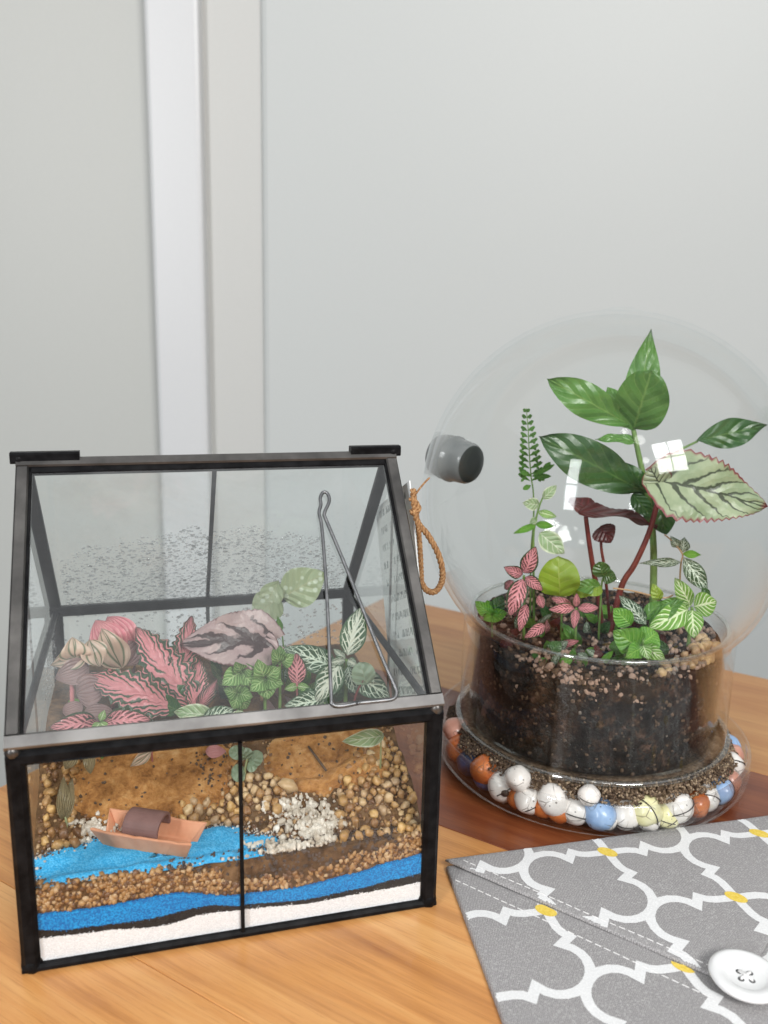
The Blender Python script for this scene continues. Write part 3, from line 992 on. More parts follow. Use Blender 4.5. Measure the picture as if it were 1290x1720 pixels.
# ---- the landscape inside
def terr(x, y):
    z = 3.62 - 0.40 * sst(y, 0.9, 1.6)
    z += 0.45 * sst(y, 3.9, 4.9) + 1.75 * sst(y, 4.7, 8.4) + 1.0 * sst(y, 8.2, 10.5)
    z += 1.25 * sst(x, 12.6, 16.6) * sst(y, 1.4, 3.8) * (1 - sst(y, 6.5, 11))
    z += 0.9 * sst(2.4 - x, 0.0, 1.6) * sst(y, 1.6, 4.5) * (1 - sst(y, 6.5, 10))
    z += 0.35 * sst(x, 8.6, 10.5) * sst(y, 1.0, 2.6) * (1 - sst(y, 4.5, 6))
    z += 0.10 * mn.noise(Vector((x * 0.9, y * 0.9, 3)))
    return z


mb = MB()
NX, NY = 90, 90
ter = lambda u, v_: HL(X0 + 0.06 + (X1 - X0 - 0.12) * u, 0.40 + (Y1 - 0.5) * v_, terr(X0 + (X1 - X0) * u, 0.40 + (Y1 - 0.5) * v_) + 0.08 * mn.noise(Vector((u * 60, v_ * 60, 0))))
mb.grid(ter, NX, NY)
mb.uv = []
# skirts down to the blue sand
for fn in (lambda t: (t, 0.0), lambda t: (0.0, 1 - t), lambda t: (1.0, t), lambda t: (1 - t, 1.0)):
    vs_, fs = [], []
    for i in range(NX + 1):
        p = ter(*fn(i / NX))
        vs_ += [Vector((p.x, p.y, 1.6)), p]
    fs = [(2 * i, 2 * i + 2, 2 * i + 3, 2 * i + 1) for i in range(NX)]
    mb.add(vs_, fs)
tag(mb.build('soil', 'soil', org=HL(9, 9, 3), smooth=True), 'brown soil bed sloping up to the back of the glass house', 'soil', kind='stuff')


# blue sand pond
def on_terr(px, py):
    lo_, hi_ = 0.4, 17.0
    for _ in range(40):
        m = (lo_ + hi_) / 2
        p = inv_h(ath(px, py, m))
        if p.z > terr(p.x, p.y):
            lo_ = m
        else:
            hi_ = m
    return inv_h(ath(px, py, (lo_ + hi_) / 2))


pond_px = [(58, 1492), (110, 1487), (160, 1478), (230, 1474), (290, 1462), (350, 1455), (400, 1446), (440, 1440), (465, 1428), (478, 1412), (452, 1403), (420, 1400), (395, 1388), (360, 1388), (330, 1396), (250, 1402), (180, 1402), (150, 1412), (110, 1424), (70, 1436), (52, 1452)]
pp = [on_terr(*q) for q in pond_px]
pp = [Vector((max(0.34, p.x), max(0.44, p.y), p.z)) for p in pp]
pc = sum(pp, Vector()) / len(pp)
sm = smooth_path(pp + [pp[0]], 5)[:-1]
mb = MB()
rings = 14
vs_ = []
for r_ in range(1, rings + 1):
    for i, p in enumerate(sm):
        k = r_ / rings * (1 + (0.05 * mn.noise(Vector((i * 0.8, 2, r_ * 0.5))) if r_ > rings - 3 else 0))
        q = pc.lerp(p, k)
        q.x, q.y = max(q.x, 0.34), max(q.y, 0.44)
        edge_ = 1 - max(0, (k - 0.8) / 0.2)
        q.z = terr(q.x, q.y) + 0.02 + 0.13 * min(1, edge_) + 0.04 * mn.noise(Vector((q.x * 2.3, q.y * 2.3, 9)))
        vs_.append(q)
m = len(sm)
vs_.append(Vector((pc.x, pc.y, terr(pc.x, pc.y) + 0.15)))
fs = [((r_) * m + i, r_ * m + (i + 1) % m, (r_ + 1) * m + (i + 1) % m, (r_ + 1) * m + i) for r_ in range(rings - 1) for i in range(m)]
fs += [(len(vs_) - 1, i, (i + 1) % m) for i in range(m)]
fs = [tuple(reversed(f_)) for f_ in fs]
mb.add([HL(*p) for p in vs_], fs)
tag(mb.build('pond_sand', 'pond_sand', org=HL(*pc), smooth=True), 'pale blue sand pond around the little clay boat', 'sand', kind='stuff')


def in_pond(x, y):
    c = False
    j = len(pp) - 1
    for i in range(len(pp)):
        if (pp[i].y > y) != (pp[j].y > y) and x < (pp[j].x - pp[i].x) * (y - pp[i].y) / (pp[j].y - pp[i].y + 1e-9) + pp[i].x:
            c = not c
        j = i
    return c


# clay banks
def bank(px_poly, label, seed):
    P = [on_terr(*q) for q in px_poly]
    c = sum(P, Vector()) / len(P)
    s_ = smooth_path(P + [P[0]], 4)[:-1]
    mb = MB()
    vs_, m, R_ = [], len(s_), 12
    for r_ in range(1, R_ + 1):
        k = r_ / R_
        for i, p in enumerate(s_):
            q = c.lerp(p, k * (1 + 0.16 * mn.noise(Vector((i * 0.45, seed, 0)))))
            q.x, q.y = min(max(q.x, 0.5), HW - 0.5), max(q.y, 0.6)
            q.z = terr(q.x, q.y) + 0.30 * (1 - sst(k, 0.55, 1.0)) - 0.22 * sst(k, 0.8, 1.0) + 0.20 * mn.noise(Vector((q.x * 1.3, q.y * 1.9, seed))) + 0.07 * mn.noise(Vector((q.x * 4.5, q.y * 4.5, seed)))
            vs_.append(q)
    vs_.append(Vector((c.x, c.y, terr(c.x, c.y) + 0.34)))
    fs = [(r_ * m + i, (r_ + 1) * m + i, (r_ + 1) * m + (i + 1) % m, r_ * m + (i + 1) % m) for r_ in range(R_ - 1) for i in range(m)]
    fs += [(len(vs_) - 1, i, (i + 1) % m) for i in range(m)]
    mb.add([HL(*p) for p in vs_], fs)
    return tag(mb.build('clay_bank', 'clay', org=HL(*c), smooth=True), label, 'clay', 'clay banks in the glass house')


bank([(85, 1285), (190, 1235), (300, 1225), (410, 1242), (415, 1300), (390, 1345), (320, 1385), (210, 1398), (130, 1380), (95, 1340)], 'orange clay bank sloping up behind the clay boat', 3.0)
bank([(425, 1280), (460, 1230), (560, 1212), (660, 1225), (670, 1275), (640, 1315), (570, 1338), (490, 1330), (445, 1310)], 'orange clay bank with a dark twig lying on it', 8.0)

# gravel that nobody could count: pressed to the front glass, along the pond and over the slopes
mbs = [MB() for _ in range(4)]
for _ in range(2600):
    x = random.uniform(0.4, HW - 0.4)
    y = random.uniform(0.30, 0.75)
    zt = curve(KC, x) - 0.1 + 0.1 * mn.noise(Vector((x * 2, 0, 5)))
    zb = curve(K3, x) + 0.06
    z = random.uniform(zb, zt)
    dark = 8.2 < x < 16.2 and z > zb + (zt - zb) * (0.45 if x < 13.5 else 0.75) + 0.15 * mn.noise(Vector((x * 3, z * 3, 1)))
    if dark:
        continue
    r = random.uniform(0.10, 0.20)
    add_stone(mbs[random.choice((0, 0, 1, 1, 2, 3, 3))], STONE_LO, HL(x, max(y, 0.30 + r * 0.9), z), r)
for _ in range(2600):
    x, y = random.uniform(0.45, HW - 0.45), random.uniform(0.8, 8.5)
    if in_pond(x, y):
        continue
    if random.random() < 0.55 and 3.2 < y and 2.4 < x < 14:
        continue
    r = random.uniform(0.06, 0.16)
    add_stone(mbs[random.choice((0, 1, 2, 3, 3))], STONE_LO, HL(x, y, terr(x, y) + r * 0.35), r)
for i, b in enumerate(mbs):
    tag(b.build('gravel', 'peb%d' % i, org=HL(9, 3, 3), smooth=True), 'fine tan gravel filling the slope behind the front glass', 'gravel', kind='stuff')
mb = MB()
for _ in range(1500):                                   # dark grit band
    x = random.uniform(6.0, 16.4)
    y = random.uniform(0.34, 1.7)
    zt = curve(KC, x) + 0.10 - 0.25 * sst(y, 1.0, 1.8)
    zb = curve(K3, x) + 0.06
    lo_ = 0.62 if x < 9 else 0.42
    z = random.uniform(zb + (zt - zb) * lo_, zt) if y < 0.8 else terr(x, y) + random.uniform(0, 0.12)
    if in_pond(x, y) and y > 1.0:
        continue
    r = random.uniform(0.05, 0.13)
    add_stone(mb, STONE_LO, HL(x, max(y, 0.30 + r * 0.9), z), r)
tag(mb.build('dark_grit', 'grey_soil', org=HL(11, 1, 3), smooth=True), 'grey-brown grit band along the front glass', 'grit', kind='stuff')
mb = MB()
for _ in range(950):                                    # crushed white quartz by the pond
    t = random.random()
    px, py = random.choice(((random.gauss(535, 17), random.gauss(1398, 14)), (random.gauss(500, 26), random.gauss(1365, 12)), (random.gauss(535, 17), random.gauss(1398, 14)), (random.gauss(470, 24), random.gauss(1428, 6)), (random.gauss(160, 18), random.gauss(1396, 9))))
    p = on_terr(px, py)
    if not (0.5 < p.x < HW - 0.5) or p.y < 0.5:
        continue
    r = random.choice((0.05, 0.07, 0.09, 0.12, 0.18)) * random.uniform(0.8, 1.2)
    add_stone(mb, STONE_LO, HL(p.x, p.y, terr(p.x, p.y) + r * 0.4 + random.uniform(0, 0.16)), r)
tag(mb.build('crushed_quartz', 'quartz', org=HL(12, 3, 3)), 'crushed white quartz at the end of the blue pond', 'quartz', kind='stuff')

mq, mg = MB(), MB()
for _ in range(900):                                    # grit mixed into the pond's edge
    i = random.randrange(len(sm))
    p = pc.lerp(sm[i], random.gauss(1.0, 0.06))
    if p.y < 0.5 or not 0.45 < p.x < HW - 0.45:
        continue
    r = random.uniform(0.025, 0.085)
    add_stone(mq if random.random() < 0.45 else mg, STONE_LO, HL(p.x, p.y, terr(p.x, p.y) + 0.05 + r * 0.4), r)
tag(mq.build('edge_grit', 'quartz', org=HL(*pc)), 'pale grit mixed into the rim of the blue pond', 'grit', kind='stuff')
tag(mg.build('edge_grit', 'grey_soil', org=HL(*pc)), 'dark grit mixed into the rim of the blue pond', 'grit', kind='stuff')
# larger pebbles, each one a thing
pm = []
for k in range(5):
    vs_, fs = STONE[k]
    b = MB().add(vs_, fs)
    me = bpy.data.meshes.new('pebble')
    me.from_pydata([v_ * S for v_ in vs_], [], fs)
    me.shade_smooth()
    me.materials.append(M['peb0'])
    pm.append(me)


def pebble(P, r, label, group, mats=(0, 0, 1, 2)):
    o = inst('pebble', random.choice(pm), M['peb%d' % random.choice(mats)], P, [random.uniform(0, 6.28) for _ in range(3)], (r, r * random.uniform(0.85, 1.1), r))
    return tag(o, label, 'pebble', group)


placed = []
for _ in range(6000):
    if len(placed) >= 170:
        break
    px, py = random.choice(((random.uniform(570, 720), random.uniform(1295, 1425)), (random.uniform(570, 720), random.uniform(1295, 1425)), (random.uniform(380, 470), random.uniform(1305, 1368)),
                            (random.uniform(62, 130), random.uniform(1280, 1430)), (random.uniform(300, 400), random.uniform(1352, 1390)), (random.uniform(600, 680), random.uniform(1250, 1300))))
    if py > 1440 - (px - 570) * 0.28 and px > 560:
        continue
    r = random.uniform(0.17, 0.30)
    p = on_terr(px, py)
    if not (0.55 < p.x < HW - 0.55) or p.y < 0.7 or in_pond(p.x, p.y):
        continue
    P = Vector((p.x, p.y, terr(p.x, p.y) + r * 0.62))
    if any((P - q).length < (r + r2) * 0.78 for q, r2 in placed):
        continue
    placed.append((P, r))
    W_ = HL(*P)
    if px > 560:
        pebble(W_, r, 'small tan pebble heaped on the slope by the right side pane', 'pebbles heaped at the right')
    elif px < 140:
        pebble(W_, r, 'small tan pebble piled along the left side pane', 'pebbles along the left pane', (0, 1, 3))
    else:
        pebble(W_, r, 'small tan pebble between the clay boat and the quartz', 'pebbles behind the pond', (0, 1, 2, 2))
p = on_terr(485, 1330)
tag(inst('pebble', pm[1], M['peb2'], HL(p.x, p.y, p.z + 0.32), (0.3, 0.5, 0.2), (0.5, 0.42, 0.42)), 'largest pale pebble lying just right of the front glazing bar', 'pebble')
for q in ((265, 1310), (420, 1275), (500, 1378), (455, 1371)):
    pass
p0, p1 = on_terr(518, 1268), on_terr(548, 1308)
tag(MB().tube([HL(p0.x, p0.y, p0.z + 0.48), HL((p0.x + p1.x) / 2, (p0.y + p1.y) / 2, (p0.z + p1.z) / 2 + 0.46), HL(p1.x, p1.y, p1.z + 0.44)], [0.05, 0.07, 0.06], 7).build('twig', 'twig', org=HL(p0.x, p0.y, p0.z), smooth=True),
    'short dark twig lying on the orange clay bank', 'twig')
# dark bark chips and flakes scattered on the clay
mb = MB()
for _ in range(170):
    px, py = random.choice(((random.uniform(120, 380), random.uniform(1270, 1365)), (random.uniform(330, 390), random.uniform(1270, 1330)), (random.uniform(470, 630), random.uniform(1245, 1320))))
    p = on_terr(px, py)
    add_stone(mb, STONE_LO, HL(p.x, p.y, p.z + 0.25 + random.uniform(0, 0.14)), random.uniform(0.02, 0.10))
tag(mb.build('bark_chips', 'twig', org=HL(8, 6, 5)), 'dark bark crumbs sprinkled over the orange clay', 'bark', kind='stuff')

# ---- clay boat
bc = on_terr(252, 1424)
boat = empty('clay_boat', HL(bc.x, bc.y + 0.15, terr(bc.x, bc.y) + 0.02), -0.20)
tag(boat, 'terracotta clay boat with a mauve barrel roof on the blue sand', 'toy boat')
mb = MB()
secs = []
for k in range(17):
    t = k / 16 * 2 - 1
    at_ = abs(t)
    Lx = 2.48 * t
    rise = 0.30 * max(0, at_ - 0.75)
    wt = 0.95 - 0.05 * at_ ** 4
    wb = 0.60 - 0.05 * at_ ** 4
    bx = 1.98 * t
    zt = 0.98 + rise * 0.75
    zb = 0.0
    fl = 0.15
    secs.append([(bx, -wb, zb), (Lx, -wt, zt), (Lx * 0.955, -wt + 0.15, zt + 0.015), (bx * 0.93, -wb + 0.10, zb + 0.22),
                 (bx * 0.93, wb - 0.10, zb + 0.22), (Lx * 0.955, wt - 0.15, zt + 0.015), (Lx, wt, zt), (bx, wb, zb)])
vs_ = [p for s_ in secs for p in s_]
fs = []
for i in range(16):
    for j in range(8):
        fs.append((i * 8 + j, i * 8 + (j + 1) % 8, (i + 1) * 8 + (j + 1) % 8, (i + 1) * 8 + j))
fs += [tuple(range(7, -1, -1)), tuple(range(16 * 8, 17 * 8))]
vs_ = [Vector(v_) + 0.05 * Vector((0, mn.noise(Vector(v_) * 2), mn.noise(Vector(v_) * 2.3 + Vector((5, 0, 0))))) for v_ in vs_]
mb.add(vs_, fs)
hull = mb.build('hull', 'terracotta', boat)
bv = hull.modifiers.new('soften', 'BEVEL')
bv.width, bv.segments, bv.limit_method = 0.0006, 2, 'ANGLE'
mb = MB()
ax = 18
for x_ in (-1.0, 0.72):
    for rr in (0.70, 0.56):
        for k in range(ax + 1):
            an = math.pi * k / ax
            mb.v.append(Vector((x_ + 0.06 * math.sin(an), rr * math.cos(an) * 1.03, 0.84 + rr * (max(0.0, math.sin(an)) ** 0.72) * 1.22)))
q = ax + 1
for k in range(ax):
    mb.f += [(k, k + 1, 2 * q + k + 1, 2 * q + k), (q + k + 1, q + k, 3 * q + k, 3 * q + k + 1), (k + 1, k, q + k, q + k + 1), (2 * q + k, 2 * q + k + 1, 3 * q + k + 1, 3 * q + k)]
mb.f += [(0, 2 * q, 3 * q, q), (ax, q + ax, 3 * q + ax, 2 * q + ax)]
rf = mb.build('barrel_roof', 'canopy', boat)
bv = rf.modifiers.new('soften', 'BEVEL')
bv.width, bv.segments, bv.limit_method = 0.0005, 2, 'ANGLE'


# ------------------------------------------------------------------ leaves and plants
def shape(kind, u):
    if kind == 'ovate':
        return math.sin(math.pi * u ** 0.80) ** 0.80 if 0 < u < 1 else 0
    if kind == 'lance':
        return math.sin(math.pi * u ** 0.85) ** 1.15 if 0 < u < 1 else 0
    if kind == 'round':
        return math.sqrt(max(0, 1 - (2 * u - 1) ** 2))
    if kind == 'cord':
        return (math.sin(math.pi * min(1, u * 0.5 + 0.5) ** 1.0) ** 0.75) * sst(u, -0.08, 0.22) if u < 1 else 0
    if kind == 'obov':
        return math.sin(math.pi * u ** 1.25) ** 0.75 if 0 < u < 1 else 0
    if kind == 'flame':
        return (math.sin(math.pi * u ** 0.75) ** 0.8 if 0 < u < 1 else 0)
    return math.sin(math.pi * u)


def leaf_mesh(P0, P1, wd, N, kind='ovate', arch=0.10, fold=0.12, serr=0.0, ns=0, wav=0.035, twist=0.0, nu=18, nv=8, seed=0.0, sweep=0.0):
    ax_ = P1 - P0
    Ln = ax_.length
    ax_.normalize()
    N = (N - ax_ * N.dot(ax_)).normalized()
    sd = ax_.cross(N)

    def fn(u, v_):
        s_ = (v_ - 0.5) * 2
        hw = wd / 2 * max(shape(kind, u), 0.006)
        if serr and abs(s_) > 0.8:
            hw *= 1 + serr * (abs(((u * ns) % 1.0) - 0.5) * 2 - 0.5) * (0.6 + 0.5 * mn.noise(Vector((u * 9, s_, seed))))
        if kind == 'flame' and abs(s_) > 0.6:
            hw *= 1 + 0.16 * math.sin(u * 60 + seed)
        tw = twist * u
        s2 = sd * math.cos(tw) + N * math.sin(tw)
        n2 = N * math.cos(tw) - sd * math.sin(tw)
        p = P0 + ax_ * (Ln * u)
        p = p + n2 * (arch * Ln * math.sin(math.pi * (u ** 0.9)) - 0.0)
        p = p + s2 * (hw * s_) + n2 * (fold * hw * (abs(s_) ** 1.3) + wav * Ln * math.sin(u * 11 + seed + s_ * 2) * abs(s_))
        p = p + sd * (sweep * Ln * u * u)
        if kind == 'cord':
            p = p - ax_ * (0.16 * Ln * abs(s_) * (1 - sst(u, 0.0, 0.35)))
        return p
    mb = MB()
    mb.grid(fn, nu if not serr else max(nu, ns * 2), nv)
    mb.f = [tuple(reversed(f_)) for f_ in mb.f]
    return mb


def plant(name, label, base, cat='plant', group=None):
    o = empty(name, base)
    tag(o, label, cat, group)
    o['_b'] = [base.x, base.y, base.z]
    return o


def org_of(root):
    return Vector(root.location) / S


CNT = [0]


def leaf(root, at, b, t, wpx, mat, kind='ovate', tilt=(0, 0, 0), face=1.0, name='leaf', **kw):
    """b, t = (px, py, depth) of leaf foot and tip; wpx = breadth as pictured"""
    P0, P1 = at(*b), at(*t)
    mid = (P0 + P1) / 2
    dist = (mid - CAMP).dot(_F)
    N = (CAMP - mid).normalized() * face + Vector(tilt)
    CNT[0] += 1
    kw.setdefault('seed', CNT[0] * 1.7)
    mb = leaf_mesh(P0, P1, wpx * dist / FPX, N, kind, **kw)
    return mb.build(name, mat, root, org=org_of(root), smooth=True)


def stem(root, at, pts_, r0, r1, mat, name='stem'):
    P = smooth_path([at(*p) if not isinstance(p, Vector) else p for p in pts_], 5)
    n_ = len(P)
    return MB().tube(P, [r0 + (r1 - r0) * i / (n_ - 1) for i in range(n_)], 8).build(name, mat, root, org=org_of(root), smooth=True)


def gnd(px, py, yl):                    # foot of a house plant on the soil
    p = inv_h(ath(px, py, yl))
    return HL(p.x, yl, terr(p.x, yl) - 0.05)


A = ath
UP = (0, 0, 1)
# --- house: tradescantia at the left
pl = plant('striped_inch_plant', 'pink and cream striped leafy plant at the left side pane', gnd(130, 1170, 10.5))
stem(pl, A, [gnd(122, 1200, 10), (121, 1165, 10), (122, 1120, 10.2), (125, 1085, 10.5)], 0.13, 0.10, 'stem_pink')
stem(pl, A, [gnd(190, 1200, 11), (185, 1130, 11), (175, 1085, 11.2)], 0.10, 0.08, 'stem_pink')
leaf(pl, A, (200, 1105, 11.5), (160, 1042, 12.2), 62, 'trad_pink', 'ovate', arch=0.25, fold=0.3)
leaf(pl, A, (222, 1090, 11.6), (180, 1036, 12.4), 56, 'trad_pink', 'ovate', arch=0.25, fold=0.3)
leaf(pl, A, (205, 1122, 11.2), (170, 1056, 11.0), 52, 'trad', 'ovate', arch=0.12, fold=0.15)
leaf(pl, A, (150, 1095, 10.8), (84, 1118, 10.2), 40, 'trad', 'lance', arch=0.2, fold=0.4)
leaf(pl, A, (127, 1105, 10.5), (122, 1070, 10.3), 52, 'trad', 'ovate', arch=0.3, fold=0.3)
leaf(pl, A, (150, 1075, 10.6), (168, 1120, 10.2), 44, 'trad', 'ovate', arch=0.15)
leaf(pl, A, (150, 1120, 10.4), (92, 1140, 9.8), 46, 'dusky', 'ovate', arch=0.2, fold=0.2)
leaf(pl, A, (128, 1165, 9.6), (182, 1150, 9.2), 56, 'dusky', 'ovate', arch=0.15)
leaf(pl, A, (215, 1150, 9.8), (190, 1178, 9.4), 54, 'dusky', 'ovate', arch=0.15)
leaf(pl, A, (240, 1075, 11.8), (210, 1118, 11.2), 52, 'dusky', 'ovate', arch=0.2)
leaf(pl, A, (140, 1198, 8.8), (192, 1203, 8.4), 36, 'dusky', 'round', arch=0.1)
leaf(pl, A, (105, 1196, 9.2), (140, 1186, 9.2), 26, 'dusky', 'round', arch=0.1)
leaf(pl, A, (225, 1150, 9.6), (250, 1180, 9.2), 50, 'dusky', 'ovate', arch=0.1)
# --- pink flame leaves
pl = plant('pink_flame_plant', 'plant with long pink leaves edged in dark green, beside the begonia', gnd(300, 1190, 9.2))
stem(pl, A, [gnd(322, 1205, 8.8), (324, 1196, 8.8), (328, 1183, 9.0)], 0.16, 0.14, 'stem_pale')
leaf(pl, A, (328, 1188, 8.9), (222, 1058, 11.0), 72, 'flame', 'flame', arch=0.14, fold=0.25, nu=34, sweep=0.05)
leaf(pl, A, (300, 1150, 9.4), (322, 1034, 11.2), 46, 'flame', 'flame', arch=0.15, fold=0.25, nu=34)
leaf(pl, A, (300, 1192, 8.6), (148, 1124, 9.8), 66, 'flame', 'flame', arch=0.18, fold=0.15, nu=34, sweep=-0.06)
leaf(pl, A, (326, 1190, 8.7), (335, 1105, 9.8), 40, 'flame', 'flame', arch=0.15, fold=0.2, nu=30)
leaf(pl, A, (330, 1195, 8.6), (366, 1140, 9.0), 24, 'flame', 'lance', arch=0.2, fold=0.2, nu=30)
leaf(pl, A, (306, 1196, 8.4), (240, 1168, 8.8), 34, 'green_dk', 'ovate', arch=0.1)
leaf(pl, A, (296, 1190, 8.8), (262, 1130, 9.4), 60, 'green_dk', 'ovate', arch=0.1)
leaf(pl, A, (312, 1200, 8.4), (360, 1192, 8.0), 26, 'fit_green', 'lance', arch=0.2)
# --- silver pink begonia
pl = plant('silver_pink_begonia', 'large silver-pink begonia leaf with dark star centre, plant at house centre', gnd(445, 1160, 10.5))
stem(pl, A, [gnd(440, 1180, 10.3), (442, 1130, 10.3), (446, 1090, 10.2)], 0.10, 0.08, 'stem_tan')
leaf(pl, A, (455, 1078, 9.8), (302, 1082, 9.8), 112, 'rex_pink', 'cord', arch=0.10, fold=0.18, serr=0.06, ns=22, tilt=(0, 0, 0.3), nv=14)
leaf(pl, A, (440, 1062, 10.0), (455, 1105, 9.6), 40, 'rex_pink', 'round', arch=0.2, nv=10)
# --- spotted begonia
pl = plant('spotted_begonia', 'green begonia with silver spotted leaves leaning on the back panes', gnd(440, 1130, 13.5))
stem(pl, A, [gnd(440, 1160, 13.2), (447, 1062, 13.2), (460, 1035, 13.4), (474, 1003, 13.6)], 0.10, 0.07, 'stem_tan')
leaf(pl, A, (474, 1004, 13.6), (546, 962, 13.2), 68, 'spot', 'ovate', arch=0.10, fold=0.1, nv=10)
leaf(pl, A, (470, 1004, 13.5), (424, 1040, 12.9), 58, 'spot', 'ovate', arch=0.12, fold=0.1, tilt=(-0.3, 0, 0), nv=10)
leaf(pl, A, (468, 975, 13.8), (440, 1030, 13.3), 40, 'spot', 'lance', arch=0.12)


def rosette(root, at, c, dep, tips, mat, foot, sr=0.06, smat='stem_green', kind='ovate', **kw):
    stem(root, at, [foot, (c[0], c[1] + 14, dep + 0.1), (c[0], c[1], dep)], sr * 1.3, sr, smat)
    for tx, ty, td, wp_ in tips:
        leaf(root, at, (c[0] + (tx - c[0]) * 0.08, c[1] + (ty - c[1]) * 0.08, dep), (tx, ty, td), wp_, mat, kind, **kw)


# --- white-veined fittonia at right
pl = plant('white_veined_fittonia', 'nerve plant with bold white veins behind the wire prop', gnd(575, 1150, 8.6))
rosette(pl, A, (582, 1108), 8.6, [(606, 1020, 9.2, 44), (552, 1114, 8.4, 16), (560, 1090, 8.9, 14), (600, 1118, 8.2, 18)], 'fit_white', gnd(580, 1180, 8.6), 0.09)
leaf(pl, A, (570, 1116, 8.4), (530, 1180, 7.4), 46, 'fit_white', 'ovate', arch=0.12)
leaf(pl, A, (590, 1128, 8.3), (655, 1172, 7.4), 44, 'fit_net', 'ovate', arch=0.12)
leaf(pl, A, (560, 1120, 8.8), (478, 1088, 9.2), 44, 'fit_net', 'ovate', arch=0.15)
leaf(pl, A, (558, 1130, 8.7), (512, 1085, 9.4), 44, 'fit_net', 'ovate', arch=0.15)
leaf(pl, A, (584, 1120, 8.3), (596, 1165, 7.6), 26, 'fit_net', 'ovate', arch=0.12)
pl = plant('white_veined_fittonia', 'low nerve plant with curved white veins at the lid edge', gnd(520, 1195, 7.6))
stem(pl, A, [gnd(545, 1195, 7.8), (545, 1180, 7.8)], 0.07, 0.06, 'stem_green')
leaf(pl, A, (545, 1176, 7.8), (478, 1186, 7.2), 40, 'fit_net', 'ovate', arch=0.15)
leaf(pl, A, (540, 1176, 7.8), (500, 1160, 8.0), 26, 'green_dk', 'ovate', arch=0.15)
# --- green fittonia cluster in the middle
pl = plant('green_fittonia', 'cluster of plain green veined leaves below the silver-pink begonia', gnd(430, 1180, 8.4))
for c, ts in (((405, 1128), [(372, 1150, 34), (395, 1112, 26), (425, 1150, 30), (410, 1165, 30), (428, 1122, 24)]),
              ((445, 1140), [(432, 1108, 34), (470, 1120, 34), (476, 1150, 30), (420, 1160, 34), (450, 1175, 34)]),
              ((400, 1165), [(375, 1158, 26), (415, 1190, 28), (392, 1192, 26), (425, 1170, 28)]),
              ((470, 1115), [(470, 1084, 24), (495, 1100, 26), (458, 1090, 22)])):
    rosette(pl, A, c, 8.6, [(x, y, 8.2 + random.uniform(-0.5, 0.5), wd_) for x, y, wd_ in ts], 'fit_green', gnd(c[0], c[1] + 40, 8.5), 0.07, arch=0.18)
leaf(pl, A, (472, 1062, 11.5), (466, 1034, 11.5), 12, 'bright', 'lance')
leaf(pl, A, (472, 1062, 11.5), (446, 1058, 11.2), 12, 'bright', 'lance')
stem(pl, A, [gnd(476, 1120, 11.4), (476, 1090, 11.4), (473, 1060, 11.5)], 0.05, 0.04, 'stem_green')
# --- small pink vein plant
pl = plant('small_pink_veined_plant', 'single small green leaf with pink veins among green leaves', gnd(500, 1170, 8.2))
stem(pl, A, [gnd(500, 1170, 8.2), (499, 1158, 8.2), (499, 1148, 8.2)], 0.05, 0.05, 'stem_pink')
leaf(pl, A, (499, 1150, 8.2), (498, 1096, 8.6), 36, 'fit_pink', 'ovate', arch=0.1)
leaf(pl, A, (499, 1152, 8.2), (478, 1158, 7.9), 14, 'fit_lime', 'ovate', arch=0.1)
leaf(pl, A, (499, 1152, 8.2), (521, 1156, 7.9), 14, 'fit_lime', 'ovate', arch=0.1)
# --- round grey-green leaf
pl = plant('round_leaf_seedling', 'round grey-green leaf on a red-brown stalk near the right lid corner', gnd(595, 1185, 7.4))
stem(pl, A, [gnd(590, 1192, 7.3), (597, 1170, 7.2), (610, 1142, 7.2)], 0.07, 0.05, 'stem_red')
leaf(pl, A, (616, 1150, 7.2), (604, 1112, 7.4), 40, 'succ', 'round', arch=0.1)
# --- front edge plants
pl = plant('pink_fittonia', 'pink-veined nerve plant low at the left lid corner', gnd(170, 1215, 7.6))
rosette(pl, A, (170, 1212), 7.6, [(82, 1222, 6.9, 40), (255, 1208, 6.9, 42), (200, 1232, 6.8, 30), (120, 1236, 6.8, 30)], 'fit_pink', gnd(170, 1240, 7.6), 0.07, arch=0.22)
leaf(pl, A, (168, 1212, 7.4), (176, 1192, 7.6), 13, 'fit_lime', 'lance')
leaf(pl, A, (168, 1214, 7.3), (155, 1230, 7.0), 16, 'fit_lime', 'ovate')
leaf(pl, A, (168, 1214, 7.3), (186, 1228, 7.0), 14, 'fit_lime', 'ovate')
pl = plant('pale_leaf_plant', 'pale white-green leaf plant at the middle of the lid edge', gnd(340, 1215, 7.2))
stem(pl, A, [gnd(352, 1215, 7.2), (352, 1205, 7.2)], 0.06, 0.05, 'stem_pale')
leaf(pl, A, (360, 1202, 7.2), (292, 1196, 7.6), 34, 'pale', 'ovate', arch=0.15)
leaf(pl, A, (345, 1214, 7.0), (280, 1218, 6.8), 26, 'pale', 'ovate', arch=0.15)
leaf(pl, A, (340, 1216, 6.8), (392, 1190, 7.0), 36, 'fit_net', 'ovate', arch=0.15)
leaf(pl, A, (385, 1205, 6.8), (415, 1198, 6.8), 16, 'pale', 'ovate', arch=0.1)
